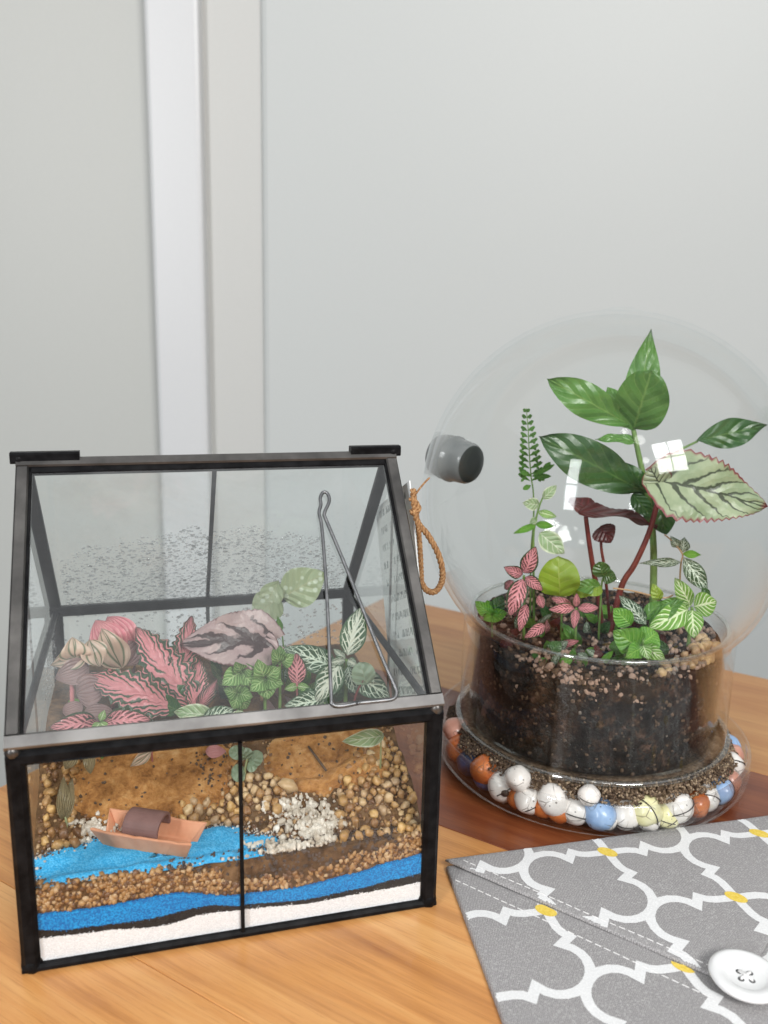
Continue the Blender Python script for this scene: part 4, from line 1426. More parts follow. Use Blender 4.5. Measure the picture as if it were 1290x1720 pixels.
# --- leaves hanging at the front slope
pl = plant('olive_striped_plant', 'olive striped leaf hanging in the left front corner', gnd(110, 1370, 4.4))
stem(pl, A, [gnd(112, 1392, 4.4), (111, 1378, 4.4), (110, 1372, 4.4)], 0.06, 0.05, 'stem_pale')
leaf(pl, A, (106, 1376, 4.4), (107, 1304, 4.6), 22, 'stripe_leaf', 'ovate', arch=0.1)
leaf(pl, A, (110, 1376, 4.4), (121, 1306, 4.6), 20, 'stripe_leaf', 'ovate', arch=0.1)
leaf(pl, A, (148, 1262, 6.6), (152, 1300, 6.2), 20, 'stripe_leaf', 'ovate', arch=0.1)
leaf(pl, A, (126, 1262, 6.4), (110, 1292, 6.2), 24, 'stripe_leaf', 'ovate', arch=0.1)
pl = plant('round_leaf_succulent', 'small round-leaved grey-green succulent beside the front glazing bar', gnd(420, 1300, 6.2))
stem(pl, A, [gnd(412, 1315, 6.0), (412, 1292, 6.0), (416, 1272, 6.0)], 0.06, 0.05, 'stem_pale')
for b_, t_, w_ in (((420, 1282, 6.0), (440, 1264, 5.8), 26), ((414, 1276, 6.0), (410, 1256, 5.9), 26), ((412, 1296, 6.0), (388, 1302, 5.8), 30), ((416, 1282, 5.9), (432, 1290, 5.7), 22), ((412, 1266, 6.0), (384, 1262, 5.9), 24)):
    leaf(pl, A, b_, t_, w_, 'succ', 'round', arch=0.12)
pl = plant('round_leaf_succulent', 'single round grey-green leaf on the twig clay bank', gnd(600, 1290, 5.6))
stem(pl, A, [gnd(605, 1300, 5.4), (604, 1288, 5.4)], 0.05, 0.04, 'stem_pale')
leaf(pl, A, (608, 1288, 5.4), (586, 1280, 5.3), 24, 'succ', 'cord', arch=0.1)
pl = plant('pale_pink_plant', 'pale pink striped leaf hanging over the left clay bank', gnd(240, 1262, 6.8))
stem(pl, A, [gnd(255, 1255, 7.2), (255, 1262, 6.8)], 0.05, 0.04, 'stem_pink')
leaf(pl, A, (255, 1262, 6.6), (218, 1288, 6.2), 20, 'trad', 'lance', arch=0.1)
leaf(pl, A, (345, 1262, 6.4), (380, 1262, 6.2), 22, 'trad_pink', 'ovate', arch=0.1)
pl = plant('grey_leaf_plant', 'grey-green leaf pressed to the right front glass below the lid', gnd(600, 1255, 3.4))
stem(pl, A, [gnd(640, 1250, 4.2), (640, 1240, 3.6)], 0.05, 0.04, 'stem_pale')
leaf(pl, A, (645, 1236, 3.6), (575, 1246, 3.2), 30, 'pale', 'ovate', arch=0.15)

pl = plant('mixed_seedling_tangle', 'low tangle of tiny mixed green leaves filling the house bed between bigger plants', gnd(430, 1190, 9.5))
for i in range(90):
    x_, y_ = random.uniform(1.0, 16.5), random.uniform(8.4, 14.5)
    f0 = HL(x_, y_, terr(x_, y_) - 0.05)
    P1 = f0 + Vector((random.uniform(-0.9, 0.9), random.uniform(-0.7, 0.5), random.uniform(0.3, 1.5)))
    mbl = leaf_mesh(f0, P1, random.uniform(0.35, 0.8), (CAMP - f0).normalized() + Vector((random.uniform(-0.6, 0.6), 0, random.uniform(0, 0.9))), random.choice(('ovate', 'lance')), arch=0.2)
    mbl.build('leaf', random.choice(('fit_green', 'green_dk', 'green_dk', 'fit_net', 'fit_green', 'dusky', 'fit_pink', 'bright')), pl, org=org_of(pl), smooth=True)

# ------------------------------------------------------------------ card and jute loop
ctr = Vector((HW + 0.42, 8.35, 12.0))
uu, vv_ = Vector((0, -0.91, 0.41)), Vector((0, 0.41, 0.91))
mb = MB()
hw_, hh_ = 3.5, 5.9
cs = [ctr - uu * hw_ - vv_ * hh_, ctr + uu * hw_ - vv_ * hh_, ctr + uu * hw_ + vv_ * hh_, ctr - uu * hw_ + vv_ * hh_]
th_ = Vector((0.06, 0, 0))
mb.add([HL(*p) for p in cs] + [HL(*(p + th_)) for p in cs], [(0, 1, 2, 3), (7, 6, 5, 4), (0, 4, 5, 1), (1, 5, 6, 2), (2, 6, 7, 3), (3, 7, 4, 0)],
       [(0, 0), (1, 0), (1, 1), (0, 1)] + [(0, 0), (0.0, 0), (0.0, 0.01), (0, 0.01)])
card = empty('paper_tag', HL(*ctr))
tag(card, 'white printed card tag leaning outside the right gable pane', 'tag')
cb_ = mb.build('card', 'card', card, org=HL(*ctr))
tw = empty('jute_loop', HL(HW + 0.7, 6.2, 16.0))
tag(tw, 'twisted brown jute twine loop hanging by the right roof edge', 'twine')


def rope(root, path, r, turns, name):
    P = smooth_path(path, 10)
    ln = len(P)
    for k in range(3):
        q_ = []
        ref = Vector((0, 0, 1))
        for i, p in enumerate(P):
            d = (P[min(i + 1, ln - 1)] - P[max(i - 1, 0)]).normalized()
            a = d.cross(Vector((0.3, 1, 0.1))).normalized()
            b = d.cross(a)
            an = turns * 6.283 * i / ln + k * 2.094
            q_.append(p + (a * math.cos(an) + b * math.sin(an)) * r * 0.62)
        MB().tube(q_, r * 0.62, 6).build(name, 'jute', root, org=org_of(root), smooth=True)


ty = lambda px, py: ath(px, py, 6.4)
rope(tw, [ty(694, 822), ty(696, 850), ty(702, 878), ty(718, 898), ty(735, 928), ty(743, 958), ty(741, 980), ty(730, 994), ty(716, 991), ty(706, 975)], 0.14, 11, 'strand')
rope(tw, [ty(696, 850), ty(702, 885), ty(705, 915), ty(707, 950), ty(708, 980)], 0.12, 7, 'strand')
rope(tw, [ty(691, 836), ty(697, 844), ty(702, 854), ty(697, 862), ty(692, 858)], 0.15, 2, 'knot')
MB().tube(smooth_path([ty(696, 834), ty(704, 822), ty(714, 810), ty(722, 802)], 4), [0.05] * 12 + [0.02], 5).build('loose_fibre', 'jute', tw, org=org_of(tw), smooth=True)

# ------------------------------------------------------------------ globe terrarium
tray = tag(MB().lathe([(0.01, 0.06), (7.6, 0.06), (8.5, 0.12), (9.05, 0.40), (9.42, 0.95), (9.52, 1.6), (9.46, 2.25), (9.42, 2.42), (9.32, 2.46), (9.24, 2.40), (9.30, 1.6), (9.20, 1.0), (8.85, 0.52), (8.3, 0.28), (0.01, 0.26)], 128, GC)
           .build('bead_tray', 'tray', org=GC, smooth=True), 'shallow clear round tray of painted beads under the glass globe', 'tray')
mb = MB()
mb.lathe([(0.01, 0.34), (7.9, 0.34), (7.95, 1.2), (7.98, 1.7), (8.12, 2.2), (8.05, 2.60), (7.6, 2.70), (0.01, 2.72)], 120, GC)
for v_ in mb.v:
    v_.z += 0.05 * mn.noise(v_ * 2.0)
M['grain'] = m_soil('brown_grain', [(0.36, (0.035, 0.02, 0.013)), (0.5, (0.15, 0.10, 0.062)), (0.66, (0.32, 0.235, 0.155))], 420, 130)
tag(mb.build('tray_grit', 'grain', org=GC, smooth=True), 'brown grain packed in the tray under the globe', 'grit', kind='stuff')
def at_cyl(px, py, R_):
    d = ray(px, py)
    ox, oy = CAMP.x - GC.x, CAMP.y - GC.y
    a = d.x * d.x + d.y * d.y
    b = ox * d.x + oy * d.y
    c = ox * ox + oy * oy - R_ * R_
    t = (-b - math.sqrt(max(0, b * b - a * c))) / a
    return CAMP + d * t


bs = ico(3, 0.12, 5, (1, 0.97, 0.95))
bme = bpy.data.meshes.new('bead')
bme.from_pydata([v_ * S for v_ in bs[0]], [], bs[1])
bme.shade_smooth()
bme.materials.append(M['bead_white'])
sm_ = MB().tube([Vector((1.0 * math.cos(t_ * 0.1), 1.0 * math.sin(t_ * 0.1), 0.10 * math.sin(t_ * 0.2))) * 1.005 for t_ in range(0, 44)], 0.035, 5)
sme = bpy.data.meshes.new('seam')
sme.from_pydata([v_ * S for v_ in sm_.v], [], sm_.f)
sme.materials.append(M['seam'])
BEADS = [(805, 1297, 47, 'orange', 'glossy orange bead at the left of the tray, next to the eyed bead'), (762, 1258, 44, 'orange', 'orange bead half hidden behind the glass house post'),
         (836, 1335, 50, 'white', 'white bead with a dark eye-like spot, left of the bead row'), (866, 1311, 40, 'white', 'white bead riding above the others at the left front'),
         (883, 1348, 44, 'white', 'white bead just right of the eyed bead'), (927, 1349, 50, 'white', 'large plain white bead between two smaller white beads'),
         (963, 1378, 48, 'white', 'white bead with a dark seam touching the light blue bead'), (990, 1338, 32, 'white', 'small white bead tip half buried in grain above the blue bead'),
         (1008, 1378, 50, 'blue', 'light blue bead at the middle front of the tray'), (1054, 1388, 47, 'white', 'white bead with seam right of the light blue bead'),
         (1090, 1369, 50, 'cream', 'large pale yellow bead at the tray front'), (1122, 1382, 36, 'cream', 'small pale yellow bead tucked behind the large yellow one'),
         (1117, 1404, 38, 'cream', 'pale yellow bead at the bottom under the large yellow one'), (1147, 1362, 48, 'white', 'white bead right of the yellow beads'),
         (1198, 1357, 48, 'white', 'white bead beside the blue bead at the right'), (1219, 1332, 42, 'blue', 'light blue bead at the right of the tray'),
         (1240, 1288, 42, 'white', 'white bead at the right end of the tray'), (1232, 1313, 36, 'salmon', 'salmon pink bead above the right blue bead'),
         (1252, 1338, 30, 'orange', 'orange bead at the far right tray wall'), (1172, 1392, 42, 'orange', 'orange bead low between two white beads at the right'),
         (862, 1365, 40, 'orange', 'orange bead low under the left white beads'), (908, 1386, 42, 'orange', 'orange bead low under the large white bead'),
         (938, 1394, 36, 'orange', 'orange-brown bead low beside the seamed white bead'), (1236, 1256, 40, 'blue', 'pale blue bead behind the globe foot at the right'),
         (752, 1290, 42, 'brown', 'brown bead low behind the glass house post'), (808, 1340, 40, 'navy', 'dark blue bead low at the left of the tray'),
         (755, 1228, 42, 'salmon', 'salmon bead at the left end of the tray'), (1238, 1268, 32, 'salmon', 'salmon bead between the pale blue and white beads at right'),
         (1088, 1402, 36, 'white', 'white bead bottom under the large yellow bead'), (1015, 1404, 36, 'white', 'white bead bottom under the light blue bead'), (1205, 1386, 34, 'white', 'white bead low at the right under the seamed bead'),
         (780, 1318, 42, 'navy', 'navy bead in shade low behind the orange bead')]
bead_at = []
for i, (px, py, dpx, colr, lab) in enumerate(BEADS):
    low = py > 1380 or colr in ('navy', 'brown')
    P = at_cyl(px, py, 8.72 if not low else 8.45)
    if P.z > 2.5 and py > 1200:
        P = atz(px, py, 1.75)
    dist = (P - CAMP).dot(_F)
    r = dpx / 2 * dist / FPX * 1.17
    rad = (P - GC)
    rad.z = 0
    maxr = 9.18 - r if P.z > 0.9 else 8.95 - r
    if rad.length > maxr:
        rr = rad.normalized() * maxr
        P = Vector((GC.x + rr.x, GC.y + rr.y, P.z))
        P = P + (P - CAMP).normalized() * 0
    P.z = max(P.z, r + 0.30)
    bead_at.append((P.copy(), r))
    o = inst('painted_bead', bme, M['bead_' + colr], P, (random.uniform(-0.6, 0.6), random.uniform(-0.6, 0.6), random.uniform(0, 6.28)), (r, r, r * 0.96))
    tag(o, lab, 'bead', 'painted beads in the clear tray')
    if colr in ('white', 'cream') and i not in (5, 3) or i == 15:
        s2 = bpy.data.objects.new('seam', sme)
        COL.objects.link(s2)
        s2.parent = o
        s2.rotation_euler = (random.uniform(-0.5, 0.5), random.uniform(-0.5, 0.5), -2.6 + random.uniform(-0.5, 0.5) - o.rotation_euler[2])
    if i == 2:
        d_ = MB()
        d_.add([v_ * 0.26 for v_ in bs[0]], bs[1])
        e_ = d_.build('eye_spot', 'seam', o, smooth=True)
        dirc = o.matrix_world.to_quaternion()
        o_rot = Matrix.Rotation(0, 3, 'X')
        import mathutils
        q_ = mathutils.Euler(o.rotation_euler).to_quaternion().inverted() @ ((CAMP - P).normalized() + Vector((0.1, 0, -0.45))).normalized()
        e_.location = q_ * 0.82 * S

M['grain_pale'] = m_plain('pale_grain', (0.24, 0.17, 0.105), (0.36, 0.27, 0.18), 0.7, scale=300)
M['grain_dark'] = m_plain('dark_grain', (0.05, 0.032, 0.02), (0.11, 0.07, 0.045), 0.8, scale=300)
gb = {k: MB() for k in ('grain', 'grain_pale', 'grain_dark')}
for _ in range(3600):
    an = random.uniform(-3.4, 0.3)
    r_ = random.uniform(7.90, 8.75)
    z = 2.22 + (8.6 - r_) * 0.95 if r_ < 8.6 else 2.12
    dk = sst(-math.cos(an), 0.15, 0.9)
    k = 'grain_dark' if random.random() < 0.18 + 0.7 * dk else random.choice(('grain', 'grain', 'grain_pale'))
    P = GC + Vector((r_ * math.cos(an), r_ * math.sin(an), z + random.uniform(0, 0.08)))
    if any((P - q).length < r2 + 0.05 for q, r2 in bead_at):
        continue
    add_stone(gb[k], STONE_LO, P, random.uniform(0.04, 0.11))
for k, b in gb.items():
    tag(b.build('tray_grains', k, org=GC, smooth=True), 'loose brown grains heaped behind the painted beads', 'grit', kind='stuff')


# inner pot
pot = empty('glass_pot', GC + Vector((0, 0, 3.1)))
tag(pot, 'clear tapered cup of dark soil inside the glass globe', 'pot')
MB().lathe([(0.01, 2.78), (7.25, 2.78), (7.42, 2.92), (7.50, 9.35), (7.54, 9.55), (7.48, 9.62), (7.40, 9.50), (7.34, 3.1)], 128, GC).build('cup', 'pot', pot, org=GC + Vector((0, 0, 3.1)), smooth=True)
MB().tube([GC + Vector((7.48 * math.cos(a * 0.0491), 7.48 * math.sin(a * 0.0491), 9.57)) for a in range(128)], 0.13, 10, True).build('rim', 'rim', pot, org=GC + Vector((0, 0, 3.1)), smooth=True)
hp = at_cyl(1171, 1180, 7.3)
dirn = (hp - GC)
dirn.z = 0
dirn.normalize()
tt = Vector((-dirn.y, dirn.x, 0))
hp2 = Vector((GC.x, GC.y, hp.z)) + dirn * (7.42 + (hp.z - 3.25) * 0.012 + 0.06)
MB().tube([hp2 + tt * 0.27 * math.cos(a * 0.3927) + Vector((0, 0, 0.27 * math.sin(a * 0.3927))) for a in range(16)], 0.06, 6, True).build('hole_rim', 'tray', pot, org=GC + Vector((0, 0, 3.1)), smooth=True)


def soil_top(x, y):
    d = Vector((x - GC.x, y - GC.y))
    return 8.35 + 0.65 * sst((y - GC.y) / 7.0, -0.9, 0.6) + 0.12 * mn.noise(Vector((x * 0.8, y * 0.8, 2)))


mb = MB()
vs_, fs = [], []
NS = 120
prof = [(7.20, 2.9)] + [(7.27 + (z - 3.3) * 0.010, z) for z in (3.1, 3.6, 4.4, 5.2, 6.0, 6.8, 7.5, 8.1)]
for r_, z in prof:
    for k in range(NS):
        an = 6.28319 * k / NS
        j = 0.035 * mn.noise(Vector((math.cos(an) * 9, math.sin(an) * 9, z * 3)))
        vs_.append(GC + Vector(((r_ + j - 0.05) * math.cos(an), (r_ + j - 0.05) * math.sin(an), z)))
for rr in (0.985, 0.93, 0.8, 0.6, 0.4, 0.2, 0.02):
    for k in range(NS):
        an = 6.28319 * k / NS
        r_ = 7.28 * rr
        x, y = GC.x + r_ * math.cos(an), GC.y + r_ * math.sin(an)
        vs_.append(Vector((x, y, soil_top(x, y) + 0.10 * mn.noise(Vector((x * 3, y * 3, 0))))))
for i in range(len(prof) + 6):
    for k in range(NS):
        fs.append((i * NS + k, i * NS + (k + 1) % NS, (i + 1) * NS + (k + 1) % NS, (i + 1) * NS + k))
mb.add(vs_, fs)
tag(mb.build('potting_soil', 'dark_soil', org=GC + Vector((0, 0, 5)), smooth=True), 'dark potting soil filling the clear cup', 'soil', kind='stuff')
# crumbs pressed to the cup wall and lying on the soil
M['crumb_dk'] = m_plain('dark_crumb', (0.005, 0.004, 0.003), (0.016, 0.011, 0.008), 0.85, scale=200)
M['crumb_br'] = m_plain('brown_crumb', (0.07, 0.04, 0.025), (0.14, 0.085, 0.05), 0.85, scale=200)
M['crumb_pk'] = m_plain('pinkish_grit', (0.30, 0.19, 0.14), (0.46, 0.32, 0.25), 0.8, scale=200)
M['crumb_gy'] = m_plain('pale_fibre', (0.14, 0.11, 0.09), (0.30, 0.25, 0.21), 0.8, scale=200)
cr = {k: MB() for k in ('crumb_dk', 'crumb_br', 'crumb_pk', 'crumb_gy')}
for _ in range(3600):
    an = random.uniform(-3.2, 0.1)
    z = random.uniform(3.0, 8.5)
    x_, y_ = math.cos(an), math.sin(an)
    r_ = 7.17 + (z - 3.3) * 0.010
    q = mn.noise(Vector((x_ * 4, y_ * 4, z * 0.8)))
    s_ = x_ * 7
    pk = mn.noise(Vector((x_ * 2.6, y_ * 2.6, z * 0.9 + 7))) > 0.22 - 0.25 * sst(z, 6.0, 8.2) and z > 6.0 - 1.0 * sst(x_, -0.2, 0.2) and random.random() < 0.75
    if pk and q > -0.2:
        k = random.choice(('crumb_pk', 'crumb_br', 'crumb_pk'))
    elif x_ > -0.35 and random.random() < 0.25:
        k = random.choice(('crumb_gy', 'crumb_br', 'crumb_dk', 'crumb_dk'))
    else:
        k = random.choice(('crumb_dk',) * 7 + ('crumb_br',))
    add_stone(cr[k], STONE_LO, GC + Vector((r_ * x_, r_ * y_, z)), random.uniform(0.02, 0.055) if (k in ('crumb_gy', 'crumb_pk') and random.random() < 0.85 or random.random() < 0.5) else random.uniform(0.07, 0.17))
for _ in range(1100):
    an, rr = random.uniform(0, 6.28), 7.0 * math.sqrt(random.random())
    x, y = GC.x + rr * math.cos(an), GC.y + rr * math.sin(an)
    k = random.choice(('crumb_pk', 'crumb_br', 'crumb_br', 'crumb_dk')) if not (x > GC.x + 2.5 and y < GC.y + 1) else random.choice(('crumb_pk', 'crumb_gy', 'crumb_pk'))
    add_stone(cr[k], STONE_LO, (x, y, soil_top(x, y) + 0.06), random.uniform(0.07, 0.24))
for _ in range(120):
    t = random.random()
    px, py = 890 + 130 * t + random.gauss(0, 10), 1108 + 50 * t + random.gauss(0, 9)
    P = at_cyl(px, py, 7.22)
    add_stone(cr[random.choice(('crumb_pk', 'crumb_pk', 'crumb_br'))], STONE_LO, P, random.uniform(0.06, 0.22))
for k, b in cr.items():
    tag(b.build('soil_crumbs', k, org=GC + Vector((0, 0, 6)), smooth=True), 'mixed soil crumbs and grit in the clear cup', 'soil', kind='stuff')
for i in range(26):
    an = random.uniform(-1.25, -0.15)
    rr = random.uniform(5.6, 6.9)
    x, y = GC.x + rr * math.cos(an), GC.y + rr * math.sin(an)
    tag(inst('pebble', random.choice(pm), M['peb2'], (x, y, soil_top(x, y) + 0.16), [random.uniform(0, 6.28) for _ in range(3)], [random.uniform(0.22, 0.36)] * 3),
        'pale pebble on the soil at the right front of the cup', 'pebble', 'pebbles in the globe cup')

# the globe itself
CZ, RS = 16.7, 10.79


def globe_prof(R_, neck, zb):
    a1 = math.asin(neck / R_)
    pr = [(R_ * math.sin(a) if a > 0 else 0.01, CZ + R_ * math.cos(a)) for a in [math.pi * 0 + (math.pi - a1) * i / 60 for i in range(61)]]
    zj = pr[-1][1]
    return pr + [(neck + 0.02, zj - 0.25), (neck + 0.02, zj - 1.5), (neck + 0.03, (zj + zb) / 2), (neck + 0.04, zb + 0.25), (neck + 0.10, zb)]


globe = empty('glass_globe', GC + Vector((0, 0, 3.1)))
tag(globe, 'large clear blown-glass globe cloche over the planted cup', 'glass cloche')
go = GC + Vector((0, 0, 3.1))
MB().lathe(list(reversed(globe_prof(RS, 7.95, 2.82))), 160, GC).build('outer_glass', 'globe', globe, org=go, smooth=True)
MB().lathe(list(reversed(globe_prof(RS - 0.25, 7.72, 2.86)[:61])), 160, GC).build('inner_glass', 'globe_in', globe, org=go, smooth=True)
MB().tube([GC + Vector((8.06 * math.cos(a * 0.03927), 8.06 * math.sin(a * 0.03927), 2.88)) for a in range(160)], 0.19, 10, True).build('foot_ring', 'rim', globe, org=go, smooth=True)
MB().lathe([(0.01, CZ + RS + 0.16), (0.5, CZ + RS + 0.12), (0.95, CZ + RS + 0.0), (1.2, CZ + RS - 0.08)], 48, GC).build('top_nub', 'globe', globe, org=go, smooth=True)

# rubber stopper in the side of the globe
sp_c = aty(765, 772, 52.5)
st = empty('rubber_stopper', sp_c)
tag(st, 'dark grey rubber stopper plugged into the upper left of the globe', 'stopper')
axs = (aty(812, 790, 50.6) - aty(718, 762, 54.0)).normalized()
fa = axs.orthogonal().normalized()
fb = axs.cross(fa)


def sweep(prof, name, mat):
    mb = MB()
    ns = 40
    vs_, fs = [], []
    for r_, t_ in prof:
        for k in range(ns):
            an = 6.28319 * k / ns
            vs_.append(sp_c + axs * t_ + (fa * math.cos(an) + fb * math.sin(an)) * r_)
    for i in range(len(prof) - 1):
        for k in range(ns):
            fs.append((i * ns + k, i * ns + (k + 1) % ns, (i + 1) * ns + (k + 1) % ns, (i + 1) * ns + k))
    mb.add(vs_, fs)
    return mb.build(name, mat, st, org=sp_c, smooth=True)


sweep([(0.01, -1.75), (0.9, -1.68), (1.3, -1.35), (1.42, -0.7), (1.40, -0.28), (1.46, -0.2), (1.46, -0.08), (1.36, 0.0), (1.32, 0.6), (1.28, 1.1), (1.15, 1.32)], 'plug', 'rubber')
sweep([(1.16, 1.31), (1.0, 1.40), (0.6, 1.42), (0.01, 1.43)], 'plug_face', 'rubber_dark')

# ------------------------------------------------------------------ globe plants
G = atg


def gfoot(px, py, dy):
    p = G(px, py, dy)
    return Vector((p.x, p.y, soil_top(p.x, p.y) - 0.05))


pl = plant('tall_green_plant', 'tallest plain green plant rising to the top of the globe', gfoot(1095, 1000, 0.5))
stem(pl, G, [gfoot(1098, 1020, 0.5), (1098, 960, 0.5), (1096, 890, 0.6), (1085, 820, 0.6), (1072, 760, 0.7), (1064, 722, 0.8)], 0.24, 0.14, 'stem_green')
leaf(pl, G, (1066, 722, 0.8), (1094, 552, 1.6), 56, 'green', 'lance', arch=0.06, fold=0.15)
leaf(pl, G, (1062, 716, 0.8), (920, 636, 0.2), 58, 'green', 'obov', arch=0.08, fold=0.1)
leaf(pl, G, (1064, 722, 0.7), (1094, 622, -1.0), 88, 'green', 'round', arch=0.06, fold=0.1)
leaf(pl, G, (1062, 718, 0.8), (1020, 650, 1.2), 44, 'green', 'ovate', arch=0.08)
leaf(pl, G, (1086, 828, 0.5), (906, 733, -0.5), 74, 'green_dk', 'obov', arch=0.08, fold=0.12)
leaf(pl, G, (1086, 832, 0.6), (1035, 770, 0.6), 40, 'green_dk', 'lance', arch=0.08)
leaf(pl, G, (1074, 742, 0.8), (1000, 738, 0.6), 26, 'green', 'lance', arch=0.05, tilt=(0, 0, 1.2))
leaf(pl, G, (1170, 740, 2.4), (1289, 714, 2.6), 50, 'green_dk', 'lance', arch=0.08, fold=0.12)
stem(pl, G, [(1082, 800, 0.7), (1120, 768, 1.6), (1172, 741, 2.4)], 0.10, 0.07, 'stem_green', 'leaf_stalk')
leaf(pl, G, (1100, 830, 0.8), (1120, 898, 0.2), 56, 'green_dk', 'ovate', arch=0.1)
leaf(pl, G, (1062, 830, 0.4), (1095, 868, 0.0), 30, 'green_dk', 'ovate', arch=0.1)

pl = plant('silver_rex_begonia', 'silver begonia with dark red toothed edges and red stalks in the globe', gfoot(1030, 1000, -0.5))
stem(pl, G, [gfoot(1016, 1010, -0.5), (1004, 1000, -0.5), (994, 940, -0.6), (988, 900, -0.8), (984, 868, -1.0)], 0.17, 0.13, 'stem_red')
stem(pl, G, [gfoot(1030, 1005, -0.2), (1016, 960, -0.2), (1010, 920, -0.2), (1010, 890, -0.2)], 0.10, 0.08, 'stem_red')
stem(pl, G, [gfoot(1028, 1015, -1.0), (1044, 985, -1.0), (1066, 948, -1.2), (1090, 895, -1.4), (1106, 840, -1.6), (1118, 815, -1.8)], 0.20, 0.14, 'stem_red')
leaf(pl, G, (1108, 808, -2.6), (1288, 852, -3.2), 128, 'rex', 'cord', arch=0.10, fold=0.10, serr=0.17, ns=17, tilt=(-0.15, 0, 0.25), nv=14, name='leaf')
leaf(pl, G, (1112, 820, -2.5), (1092, 786, -2.6), 50, 'rex', 'round', arch=0.1, nv=10)
leaf(pl, G, (972, 862, -1.6), (1104, 886, -1.0), 70, 'rex_under', 'ovate', arch=0.05, fold=0.2, serr=0.12, ns=14, face=0.14, tilt=(0, 0, 1.0), nv=10)
leaf(pl, G, (1008, 884, -0.4), (1026, 912, -1.2), 42, 'rex_under', 'ovate', arch=0.1, serr=0.1, ns=10)
leaf(pl, G, (990, 868, -1.2), (960, 834, 0.4), 50, 'rex_under', 'ovate', face=0.1, tilt=(0, 0, 1), arch=0.1, serr=0.1, ns=10)

# fern frond: every leaflet a part
pl = plant('fern_frond', 'upright lacy fern frond at the left inside the globe', gfoot(893, 1000, 1.0))
rach = [(884, 686), (887, 720), (889, 760), (892, 800), (896, 830), (896, 880), (892, 930)]
stem(pl, G, [gfoot(893, 1000, 1.0)] + [(x, y, 1.0) for x, y in reversed(rach)], 0.06, 0.025, 'stem_green')
for i in range(12):
    t = i / 11
    y = 692 + t * 116
    x = 884 + 7 * t
    L_ = 6 + 19 * (t ** 0.75)
    for sgn in (-1, 1):
        k_ = 1.0 if sgn > 0 else 0.85
        tip_ = (x + sgn * L_ * k_, y - 5 - 7 * t, 1.0 + random.uniform(-0.2, 0.2))
        leaf(pl, G, (x, y, 1.0), tip_, 6.0, 'green', 'obov', name='leaflet', arch=0.1, nu=8, nv=4)
        for f_, up_ in ((0.25, -1), (0.45, 1), (0.62, -1)):
            bx, by = x + (tip_[0] - x) * f_, y + (tip_[1] - y) * f_
            leaf(pl, G, (bx, by, 1.0), (bx + sgn * L_ * 0.26, by + up_ * (2.5 + 4 * t), 1.0), 4.5, 'green', 'obov', name='leaflet', arch=0.1, nu=6, nv=4)
for j, (bx, by, tx, ty_) in enumerate(((893, 800, 932, 780), (893, 800, 926, 800), (910, 792, 925, 776), (905, 795, 914, 808), (892, 815, 878, 822), (893, 800, 872, 790))):
    leaf(pl, G, (bx, by, 1.0), (tx, ty_, 0.9), 9, 'green', 'obov', name='leaflet', arch=0.1, nu=8, nv=4)

pl = plant('variegated_vine', 'pale variegated small-leaved vine below the fern', gfoot(905, 985, 0.2))
stem(pl, G, [gfoot(900, 1000, 0.2), (896, 930, 0.1), (897, 890, 0.0), (906, 850, 0.0), (915, 830, 0.1)], 0.08, 0.05, 'stem_green')
for b_, t_, w_, k_ in (((906, 848, 0), (878, 845, -0.2), 22, 'pale'), ((912, 838, 0), (935, 815, 0), 18, 'pale'), ((904, 860, 0), (935, 868, -0.2), 14, 'fit_lime'), ((900, 882, 0), (862, 896, -0.3), 12, 'bright'),
                       ((906, 895, 0), (948, 930, -0.4), 36, 'pale'), ((900, 880, 0), (930, 884, -0.3), 13, 'bright'), ((902, 870, 0), (890, 880, 0), 12, 'pale')):
    leaf(pl, G, b_, t_, w_, k_, 'ovate', arch=0.12)

pl = plant('pink_fittonia', 'pink-veined nerve plant standing tallest at the globe left', gfoot(880, 1000, -2.0))
rosette(pl, G, (880, 967), -2.2, [(900, 918, -2.4, 30), (846, 953, -2.6, 22), (912, 992, -2.8, 22), (856, 1036, -2.9, 34)], 'fit_pink', gfoot(882, 1040, -2.0), 0.07, arch=0.12)
leaf(pl, G, (884, 1015, -2.4), (872, 1062, -3.2), 22, 'fit_pink', 'ovate', arch=0.15)
leaf(pl, G, (905, 1000, -2.2), (912, 1022, -2.4), 18, 'fit_pink', 'ovate', arch=0.1)
leaf(pl, G, (862, 975, -1.8), (848, 990, -1.4), 16, 'fit_pink', 'ovate', arch=0.1)
pl = plant('pink_fittonia', 'small four-leaved pink nerve plant in front of the red stalks', gfoot(968, 1050, -3.2))
rosette(pl, G, (968, 1021), -3.4, [(969, 996, -3.4, 15), (921, 1024, -3.6, 20), (1006, 1021, -3.6, 20), (964, 1056, -3.9, 18)], 'fit_pink', gfoot(968, 1060, -3.0), 0.06, arch=0.12)
leaf(pl, G, (960, 1016, -2.8), (925, 1004, -2.6), 18, 'fit_pink', 'ovate', arch=0.1)
leaf(pl, G, (915, 1050, -3.6), (880, 1072, -4.2), 22, 'fit_pink', 'ovate', arch=0.2)
pl = plant('lime_round_leaf_plant', 'round lime green leaf in the globe between pink leaves', gfoot(945, 1020, -1.6))
stem(pl, G, [gfoot(945, 1030, -1.6), (944, 1010, -1.7), (942, 996, -1.8)], 0.06, 0.05, 'stem_green')
leaf(pl, G, (940, 1002, -1.9), (938, 934, -2.1), 68, 'lime', 'round', arch=0.16, fold=0.25, wav=0.05)
leaf(pl, G, (960, 996, -1.6), (1000, 985, -1.8), 26, 'lime', 'round', arch=0.1)
pl = plant('dark_leaf_plant', 'small dark green leaves at the foot of the red stalks', gfoot(1020, 1010, -1.8))
stem(pl, G, [gfoot(1010, 1020, -1.8), (1010, 990, -1.8), (1013, 970, -1.8)], 0.07, 0.05, 'stem_green')
